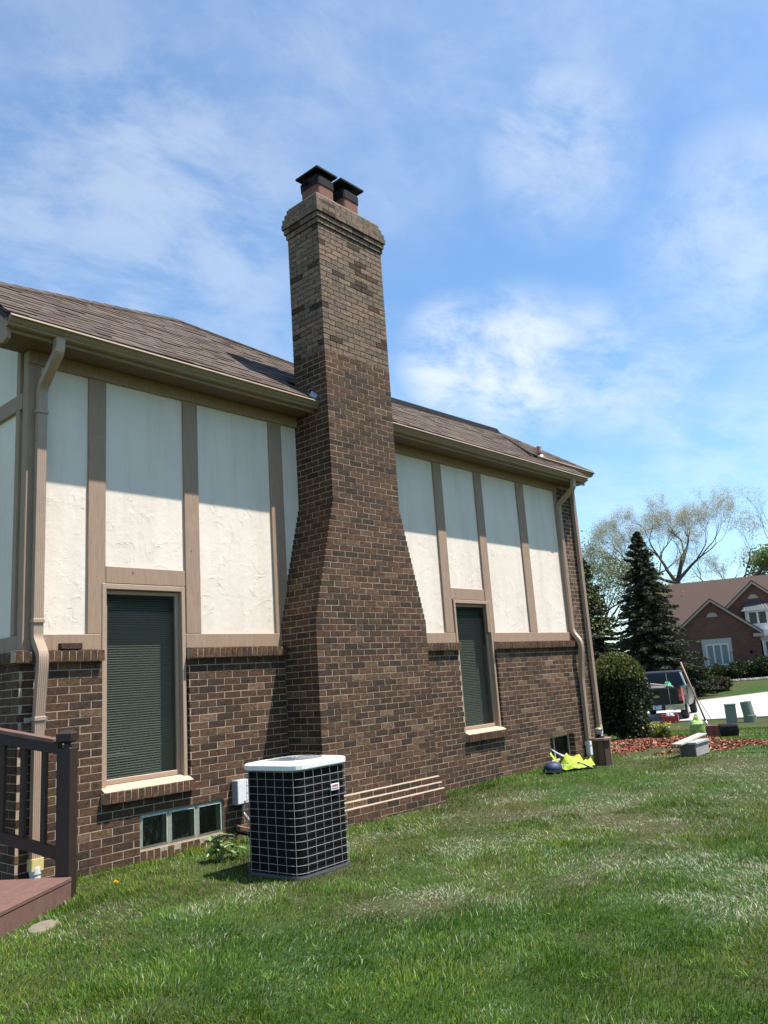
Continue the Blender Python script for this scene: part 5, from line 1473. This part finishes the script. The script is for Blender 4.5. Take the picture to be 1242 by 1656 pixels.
# clipped shrubs and a stone edged bed before it
ux, uy = np.array([.334, -.942]), np.array([.942, .334]); NO = np.array([58.45, 15.31])
BOX = [(.022, .034, .012), (.030, .046, .016), (.042, .062, .02), (.06, .085, .03)]
SHL = ['low clipped shrub under the left end of the neighbour window', 'round clipped shrub in front of the neighbour triple window', 'broad clipped shrub right of the neighbour triple window', 'tall clipped shrub before the neighbour brick corner', 'dark clipped shrub in front of the neighbour porch']
for k, (u, v, rx, h) in enumerate(((-2.1, -2.4, 1.0, 1.15), (-.7, -2.6, 1.0, 1.25), (.75, -2.5, 1.05, 1.45), (2.15, -2.3, 1.0, 1.65), (3.5, -2.2, 1.1, 1.85))):
    p = NO + ux * u + uy * v; bush('clipped_shrub', SHL[k], (p[0], p[1], float(terr(*p)) - .05), rx, rx * .8, h, 2600, BOX, .17, group='clipped shrubs before the neighbour house', seed=30 + k, lump=.3, cat='shrub')
st = MB(); rs_ = random.Random(9)
for k in range(46):
    u = -3.2 + k * .18; p = NO + ux * u + uy * (-3.9 - .5 * math.sin(k * .12) + rs_.uniform(-.15, .15)); r_ = rs_.uniform(.10, .2)
    st.lathe([(r_ * .8, -.05), (r_, .05), (r_ * .7, .14), (r_ * .2, .17)], 7, (p[0], p[1], float(terr(*p))))
tag(st.build('edging_stones', M['stone']), 'row of rough pale stones edging the neighbour shrub bed', 'stones', kind='stuff')

# ------------------------------------------------------------------ trees
def grow(mb, tips, p, d, L, r_, lv, rng, up=.25, spread=.55, kink=.16, nseg=4):
    pts_ = [p]; rads = [r_]; q = p.copy(); dd = d.copy()
    for i in range(nseg):
        dd = (dd + Vector((rng.gauss(0, kink), rng.gauss(0, kink), rng.gauss(0, kink) + up * .12))).normalized()
        q = q + dd * (L / nseg); pts_.append(q.copy()); rads.append(r_ * (1 - .38 * (i + 1) / nseg))
    mb.tube(pts_, rads, 6 if lv > 3 else 4 if lv > 1 else 3, cap=False)
    if lv <= 1: tips += [pts_[-1], pts_[-2]]
    if lv == 0: return
    nb = 2 if rng.random() < .55 else 3
    for k in range(nb + (1 if lv < 4 else 0)):
        i = nseg if k < 2 else rng.randint(1, nseg)
        ax = dd.cross(Vector((rng.gauss(0, 1), rng.gauss(0, 1), rng.gauss(0, 1)))).normalized()
        nd = (Matrix.Rotation(rng.uniform(.45, 1.15) * spread, 3, ax) @ dd + Vector((0, 0, up * .25))).normalized()
        grow(mb, tips, pts_[i], nd, L * rng.uniform(.62, .86), rads[i] * (rng.uniform(.58, .75)), lv - 1, rng, up, spread, kink, nseg)


def broad_tree(label, loc, trunk_h, r_, limbs, lv, cols, leaf, per_tip, seed, spread=.55, L0=None, lean=(0, 0), group=None, jitter=.5, cat='tree'):
    rng = random.Random(seed); T = empty('broadleaf_tree', label, cat, loc, 0, group)
    tr_ = MB(); top_ = Vector((lean[0], lean[1], trunk_h)); tr_.tube([(0, 0, -.4), (0, 0, 0), tuple(top_ * .5 + Vector((.05, .03, 0))), tuple(top_)], [r_ * 1.5, r_ * 1.15, r_, r_ * .9], 10); tr_.build('trunk', M['bark'], T)
    tips = []; mb = MB()
    for (az, el, L, rr__) in limbs:
        d = Vector((math.cos(az) * math.cos(el), math.sin(az) * math.cos(el), math.sin(el))); grow(mb, tips, top_ - d * .1, d, L, r_ * rr__, lv, rng, spread=spread)
    mb.build('branches', M['twig'], T)
    tp = np.array([tuple(t) for t in tips]); 
    if len(tp) > 9000: tp = tp[RNG.choice(len(tp), 9000, False)]
    P = np.repeat(tp, per_tip, 0); P = P + RNG.normal(size=P.shape) * jitter
    foliage('crown', P, RNG.normal(size=P.shape), RNG.uniform(.6, 1.4, len(P)) * leaf, mixcols(len(P), cols), M['leaf'], T, .6)
    return T


BUD = [(.44, .41, .30), (.36, .34, .22), (.30, .30, .17), (.50, .47, .37)]
vd = math.atan2(.37, .93); lf = vd + math.pi / 2; rg_ = vd - math.pi / 2
def at(px_dir, d): return (float(CAMP[0] + px_dir[0] * d), float(CAMP[1] + px_dir[1] * d))
p = at((.928, .372), 82)
broad_tree('tall leafless tree with wide rounded crown behind the neighbour roof', (p[0], p[1], -.2), 8.9, .34, [(lf, 1.2, 3.0, .62), (rg_, 1.1, 3.0, .68), (lf + .3, .62, 3.1, .50), (rg_ - .3, .55, 3.0, .52), (vd + 3.1, 1.2, 2.7, .42)], 6, BUD, .072, 6, 21, spread=.62, group='leafless trees behind the neighbour house', jitter=.16)
p = at((.916, .402), 86)
broad_tree('leafless tree behind the spruce top, left of the tallest crown', (p[0], p[1], -.2), 8.6, .30, [(lf, 1.05, 2.8, .62), (rg_, 1.2, 2.5, .6), (lf + .4, .50, 2.9, .55), (vd, 1.2, 2.5, .5), (lf - .3, .72, 2.9, .55)], 6, BUD, .072, 6, 5, spread=.62, group='leafless trees behind the neighbour house', jitter=.16)
p = at((.944, .330), 80)
broad_tree('leafless tree with a long low limb reaching right above the neighbour roof', (p[0], p[1], -.2), 6.6, .34, [(rg_, .42, 4.4, .75), (rg_ + .3, .62, 3.6, .5), (vd, .9, 2.4, .4), (lf, .95, 2.2, .35)], 5, BUD, .075, 6, 13, spread=.6, group='leafless trees behind the neighbour house', jitter=.16)
p = at((.888, .460), 58)
broad_tree('yellow green spring tree between the house and the tall spruce', (p[0], p[1], -.2), 3.4, .20, [(lf, 1.1, 2.2, .7), (rg_, 1.05, 2.2, .7), (vd, 1.2, 2.4, .6), (lf, .5, 1.9, .5), (rg_, .45, 1.8, .5), (vd + 3, .9, 2.0, .5)], 5, [(.17, .19, .045), (.13, .16, .04), (.22, .22, .07), (.10, .12, .035)], .15, 2, 17, spread=.62, jitter=.32)
p = at((.882, .472), 84)
broad_tree('pale budding tree far behind the house corner, above the dark conifer', (p[0], p[1], -.2), 5.6, .28, [(lf, 1.0, 3.0, .62), (rg_, 1.0, 3.0, .6), (vd, 1.2, 3.0, .5), (rg_, .6, 2.6, .5)], 5, [(.26, .25, .15), (.2, .22, .1), (.3, .27, .2)], .18, 2, 8, spread=.6, group='leafless trees behind the neighbour house', jitter=.3)
p = at((.9632, .2688), 84)
broad_tree('fresh green tree at the right edge behind the neighbour roof', (p[0], p[1], -.2), 6.3, .26, [(lf, .9, 1.9, .7), (rg_, 1.0, 2.2, .7), (vd, 1.2, 2.0, .6)], 4, [(.13, .20, .04), (.10, .16, .04), (.17, .23, .06)], .3, 6, 19, spread=.6, jitter=.45)


def conifer(label, loc, h, rb, seed, cols, dens=1.0, name='spruce_tree'):
    rng = random.Random(seed); T = empty(name, label, 'tree', loc)
    MB().tube([(0, 0, -.3), (0, 0, h * .5), (0, 0, h)], [rb * .085, rb * .05, .012], 8).build('trunk', M['bark'], T)
    br = MB(); Ps = []; Ns = []; Sz = []
    z = .25
    while z < h * .985:
        f = 1 - z / h; Rz = rb * (f ** .82) * rng.uniform(.80, 1.08) + .06
        nb = max(4, int((6 + 7 * f)))
        a0 = rng.uniform(0, 6.28)
        for k in range(nb):
            az = a0 + 6.283 * k / nb + rng.uniform(-.25, .25); L = Rz * rng.uniform(.62, 1.15); droop = rng.uniform(.10, .30) * (1 if z < h * .8 else -.8)
            c_, s_ = math.cos(az), math.sin(az)
            zj = z + rng.uniform(-.16, .16); pt = lambda t: (c_ * L * t, s_ * L * t, zj + .10 * L * t - droop * L * t * t + .22 * L * max(0, t - .7) ** 2)
            br.tube([pt(0), pt(.5), pt(1)], [.03 * f + .008, .018 * f + .006, .004], 3, cap=False)
            n_ = int(dens * (12 + 30 * L))
            for i in range(n_):
                t = rng.uniform(.10, 1.0) ** .75; w_ = .30 * L * (1.08 - t) * rng.uniform(-1, 1) + rng.gauss(0, .03); q = pt(t)
                Ps.append((q[0] - s_ * w_, q[1] + c_ * w_, q[2] - abs(w_) * .25 - rng.uniform(0, .13))); sg = 1 if w_ > 0 else -1
                Ns.append((c_ * .8 - s_ * sg * .6, s_ * .8 + c_ * sg * .6, rng.uniform(-.55, .15))); Sz.append(rng.uniform(.14, .30))
        z += rng.uniform(.13, .22) * (.75 + .5 * f)
    br.build('branches', M['bark'], T)
    Ps, Ns, Sz = np.array(Ps), np.array(Ns), np.array(Sz)
    foliage('crown', Ps, Ns, Sz, mixcols(len(Ps), cols), M['needle'], T, .34)
    return T


SPR = [(.034, .046, .026), (.046, .060, .033), (.066, .078, .042), (.092, .098, .056), (.022, .031, .018)]
p = at((.9135, .407), 52)
conifer('tall dark spruce standing beyond the truck', (p[0], p[1], float(terr(*p)) - .05), 10.25, 3.35, 3, SPR, 1.9)
p = at((.884, .468), 56)
conifer('dark spruce half hidden behind the house corner', (p[0], p[1], float(terr(*p)) - .05), 9.4, 3.3, 6, SPR, 1.6)
for k, (dx, d, rx, h, lab) in enumerate((((.904, .428), 56, 2.5, 2.2, 'low dark hedge bush under the half hidden spruce'), ((.925, .380), 53, 1.8, 1.9, 'dark low bush behind the truck cab'), ((.936, .352), 55, 1.2, 1.0, 'small reddish green bush between truck and neighbour shrubs'), ((.875, .484), 62, 3.4, 3.4, 'broad bush far behind the house corner'))):
    p = at(dx, d); bush('low_bush', lab, (p[0], p[1], float(terr(*p)) - .05), rx, rx, h, 2600, YEW if k != 2 else [(.09, .06, .035), (.05, .06, .02)], .2, seed=50 + k, lump=.3)

# trees on the far side of the garden, mirrored in the window panes
n_ = 9000; az = RNG.uniform(R(-82), R(-18), n_); k = RNG.integers(0, 14, n_); az = R(-82) + (k + .5) / 14 * R(64) + RNG.normal(0, .05, n_); rr_ = 58 + 5 * np.sin(k * 2.1) + RNG.normal(0, 1.8, n_); hz = 10 + 4 * np.sin(k * 1.7 + 1)
P = np.stack([rr_ * np.cos(az), rr_ * np.sin(az), hz * RNG.beta(1.3, 1.2, n_) + RNG.normal(0, .5, n_)], 1)
V, F = leaf_quads(P, RNG.normal(size=P.shape), RNG.uniform(1.0, 2.2, n_), .7)
me = np_mesh('distant_trees', V, F, col=np.repeat(mixcols(n_, [(.03, .05, .018), (.045, .07, .022), (.025, .04, .016)]), 4, 0)); me.materials.append(M['leaf'])
o = bpy.data.objects.new('distant_trees', me); COL.objects.link(o); tag(o, 'far off line of dark green trees mirrored in the window panes', 'trees', kind='stuff')

# ------------------------------------------------------------------ grass blades
def grass():
    N = 740000
    r0, r1 = 2.3, 27.0
    th = RNG.uniform(R(2), R(86), N); r_ = np.exp(RNG.uniform(math.log(r0), math.log(r1), N))
    x = CAMP[0] + r_ * np.cos(th); y = CAMP[1] + r_ * np.sin(th)
    keep = ~((y > -.02) & (x > -.74) & (x < 8.95)) & ~((y > -.54) & (x > 2.1) & (x < 4.0)) & ~((y > .3) & (x > 8.9) & (x < 9.32))
    # AC pad, plant soil
    c_, s_ = math.cos(-R(4)), math.sin(-R(4)); ax = c_ * (x - .868) - s_ * (y + 1.525); ay = s_ * (x - .868) + c_ * (y + 1.525); keep &= ~((abs(ax) < .31) & (abs(ay) < .31))
    bedn = in_poly(x, y, BED); keep &= ~(bedn & (RNG.random(N) < .93))
    # deck
    da = R(215); dx_, dy_ = x + .605, y + .60; lx = math.cos(-da) * dx_ - math.sin(-da) * dy_; ly = math.sin(-da) * dx_ + math.cos(-da) * dy_; keep &= ~((lx > -.02) & (ly < .05) & (lx < 2.3) & (ly > -1.5))
    # road
    s1 = np.array([(a[0], a[1]) for a in ROAD_NEAR]); yr = np.interp(-y, -s1[:, 1], s1[:, 0]); keep &= x < yr - .1
    # thin trodden patches; pale blade sheen is coloured in here too
    dry = np.zeros(N)
    for (px_, py_, sx, sy, w_) in ((4.0, -2.6, 2.8, 1.4, .95), (7.5, -3.0, 3.2, 1.6, .9), (2.6, -3.6, 1.6, .8, .6), (1.6, -2.7, 1.5, .8, .65), (4.6, -1.55, 1.3, .45, 1.0), (4.5, -2.4, 1.1, .6, .75), (5.4, -2.9, 1.5, .6, .8), (6.8, -2.9, 1.6, .8, .75), (2.2, -2.3, .7, .35, .75), (1.1, -2.65, .6, .28, .8), (.35, -2.75, .55, .3, .65), (2.4, -3.0, .8, .35, .5),
                                   (3.0, -3.2, .8, .4, .45), (1.7, -4.3, .5, .3, .35), (1.0, -3.5, .5, .25, .4), (-.9, -3.2, .5, .3, .25), (5.2, -3.9, 1.2, .6, .5), (9.5, -3.2, 2.5, 1.2, .6), (2.3, -1.3, .6, .3, .5), (8.0, -1.8, 1.2, .5, .4)):
        dry = np.maximum(dry, w_ * np.exp(-((x - px_) / sx) ** 2 - ((y - py_) / sy) ** 2))
    nz = fbm(x * 1.7 + 5, y * 1.7 + 2, 4); nz2 = fbm(x * 4.5 + 15, y * 4.5 + 2, 3); big = fbm(x * .55 + 81, y * .55 + 7, 3)
    dry = np.clip(dry * np.clip(.15 + 4.2 * (nz - .36), 0, 1.5) * np.clip(-.1 + 2.3 * nz2, 0, 1.4) + 2.4 * np.clip(nz - .52, 0, 1) * np.clip(big * 2.4 - .6, 0, 1), 0, 1)
    scar = np.exp(-((x - 4.6) / 1.1) ** 2 - ((y + 1.6) / .28) ** 2) + .8 * np.exp(-((x - 5.6) / .7) ** 2 - ((y + 2.6) / .25) ** 2) + .7 * np.clip(fbm(x * 2.9 + 7, y * 2.9 + 51, 3) - .62, 0, 1) * 4
    keep &= RNG.random(N) > np.clip(dry * .22 + .75 * scar * fbm(x * 5, y * 5, 2) * 1.6, 0, .9)
    x, y, r_, dry = x[keep], y[keep], r_[keep], dry[keep]; n_ = len(x)
    z = terr(x, y) + 0.05 * (fbm(x * .6, y * .6) - .5) * np.clip((-y - .8) / 2, 0, 1) - .004
    tall = fbm(x * 2.3 + 40, y * 2.3 + 11, 3)
    edge = ((y > -.45) & (x > 3.9) & (x < 9.2)) | ((y > -.18) & (x < 2.2))
    h = (.013 + .036 * tall ** 1.5 * 1.1) * RNG.uniform(.55, 1.35, n_) * (1 - .45 * dry) * np.where(edge, 1.9, 1.0)
    w_ = (.0012 + .00050 * r_) * RNG.uniform(.7, 1.3, n_)
    # clumped lean direction
    la = fbm(x * 1.1 + 70, y * 1.1 + 30, 3) * 12 + RNG.normal(0, 1.0, n_); ln = h * RNG.uniform(.15, 1.0, n_) * (1 + 1.5 * dry)
    lx_, ly_ = np.cos(la) * ln, np.sin(la) * ln
    fa = RNG.uniform(0, 6.283, n_); wx, wy = np.cos(fa) * w_ / 2, np.sin(fa) * w_ / 2
    B0 = np.stack([x - wx, y - wy, z], 1); B1 = np.stack([x + wx, y + wy, z], 1)
    M0 = np.stack([x + lx_ * .35 - wx * .85, y + ly_ * .35 - wy * .85, z + h * .62], 1); M1 = np.stack([x + lx_ * .35 + wx * .85, y + ly_ * .35 + wy * .85, z + h * .62], 1)
    T = np.stack([x + lx_, y + ly_, z + h * .98], 1)
    V = np.stack([B0, B1, M0, M1, T], 1).reshape(-1, 3); k = np.arange(n_)[:, None] * 5
    F = np.concatenate([k + [0, 1, 3], k + [0, 3, 2], k + [2, 3, 4]], 1).reshape(-1, 3)
    g0 = np.array([.040, .112, .006]); g1 = np.array([.125, .225, .030]); g2 = np.array([.190, .235, .018]); st_ = np.array([.54, .50, .35]); gr_sheen = np.array([.33, .38, .23]); br_ = np.array([.16, .125, .075])
    t = np.clip((fbm(x * .9, y * .9 + 60, 4) - .5) * 3.4 + .42 + (fbm(x * 3.7, y * 3.7 + 20, 3) - .5) * 1.2 + RNG.normal(0, .2, n_), 0, 1)[:, None]
    c_ = g0 * (1 - t) + g1 * t; u = RNG.random(n_); yel = np.clip(fbm(x * .7 + 33, y * .7, 3) * 2.2 - .95, 0, 1)
    c_ = np.where((u < .10 + .5 * yel)[:, None], g2, c_)
    v = RNG.random(n_); c_ = np.where((v < dry * .95)[:, None], np.where((RNG.random(n_) < .62)[:, None], gr_sheen, np.where((RNG.random(n_) < .5)[:, None], st_, br_)), c_)  # grey-green paints blade sheen, the rest is dry straw and brown
    c_ = np.where((RNG.random(n_) < .018)[:, None], st_ * .8, c_)
    c_ = c_ * RNG.uniform(.75, 1.25, (n_, 1))
    C5 = np.repeat(c_, 5, 0)
    me = np_mesh('grass_blades', V, F, col=C5); me.materials.append(M['grass'])
    o = bpy.data.objects.new('lawn_grass', me); COL.objects.link(o); tag(o, 'mown lawn grass with pale dry and sheen-coloured patches in front of the house', 'grass', kind='stuff')


grass()
# coarser tufts and small broadleaf weeds scattered in the lawn
n_c = 520
th_ = RNG.uniform(R(4), R(84), n_c); rc = np.exp(RNG.uniform(math.log(2.6), math.log(13), n_c)); cx_ = CAMP[0] + rc * np.cos(th_); cy_ = CAMP[1] + rc * np.sin(th_)
k = (cy_ < -.12) & ~((cy_ > -.72) & (cx_ > 2.0) & (cx_ < 4.1)) & ~((abs(cx_ - .868) < .45) & (abs(cy_ + 1.525) < .45)) & ~((cx_ < -.4) & (cy_ > -1.6)) & ~in_poly(cx_, cy_, BED); cx_, cy_, rc = cx_[k], cy_[k], rc[k]
ns = RNG.integers(14, 46, len(cx_)); ci = np.repeat(np.arange(len(cx_)), ns); nn_ = len(ci); az = RNG.uniform(0, 6.283, nn_); el = RNG.uniform(.35, 1.3, nn_)
L_ = RNG.uniform(.025, .055, nn_) * (.8 + .03 * rc[ci]); D_ = np.stack([np.cos(az) * np.cos(el), np.sin(az) * np.cos(el), np.sin(el)], 1)
gx, gy = cx_[ci] + RNG.normal(0, .03, nn_), cy_[ci] + RNG.normal(0, .03, nn_); gz_ = terr(gx, gy) + 0.05 * (fbm(gx * .6, gy * .6) - .5) * np.clip((-gy - .8) / 2, 0, 1)
P = np.stack([gx, gy, gz_ + .012], 1) + D_ * L_[:, None] * .5; weed = (RNG.random(len(cx_)) < .0)[ci]
V, F = leaf_quads(P, D_, L_, 1.0); cen = np.repeat(P, 4, 0); wid = np.repeat(np.where(weed, .42, .10), 4)[:, None]; dd_ = np.repeat(D_, 4, 0); rel = V - cen; along = (rel * dd_).sum(1, keepdims=True) * dd_; V = cen + along + (rel - along) * wid
base_c = np.where(weed[:, None], np.array([.055, .125, .03]), np.array([.115, .205, .030])) * RNG.uniform(.6, 1.4, (len(cx_), 1))[ci]
me = np_mesh('lawn_tufts', V, F, col=np.repeat(base_c, 4, 0)); me.materials.append(M['grass'])
o = bpy.data.objects.new('grass_tufts', me); COL.objects.link(o); tag(o, 'coarse paler grass tufts scattered through the lawn', 'grass tufts', kind='stuff')
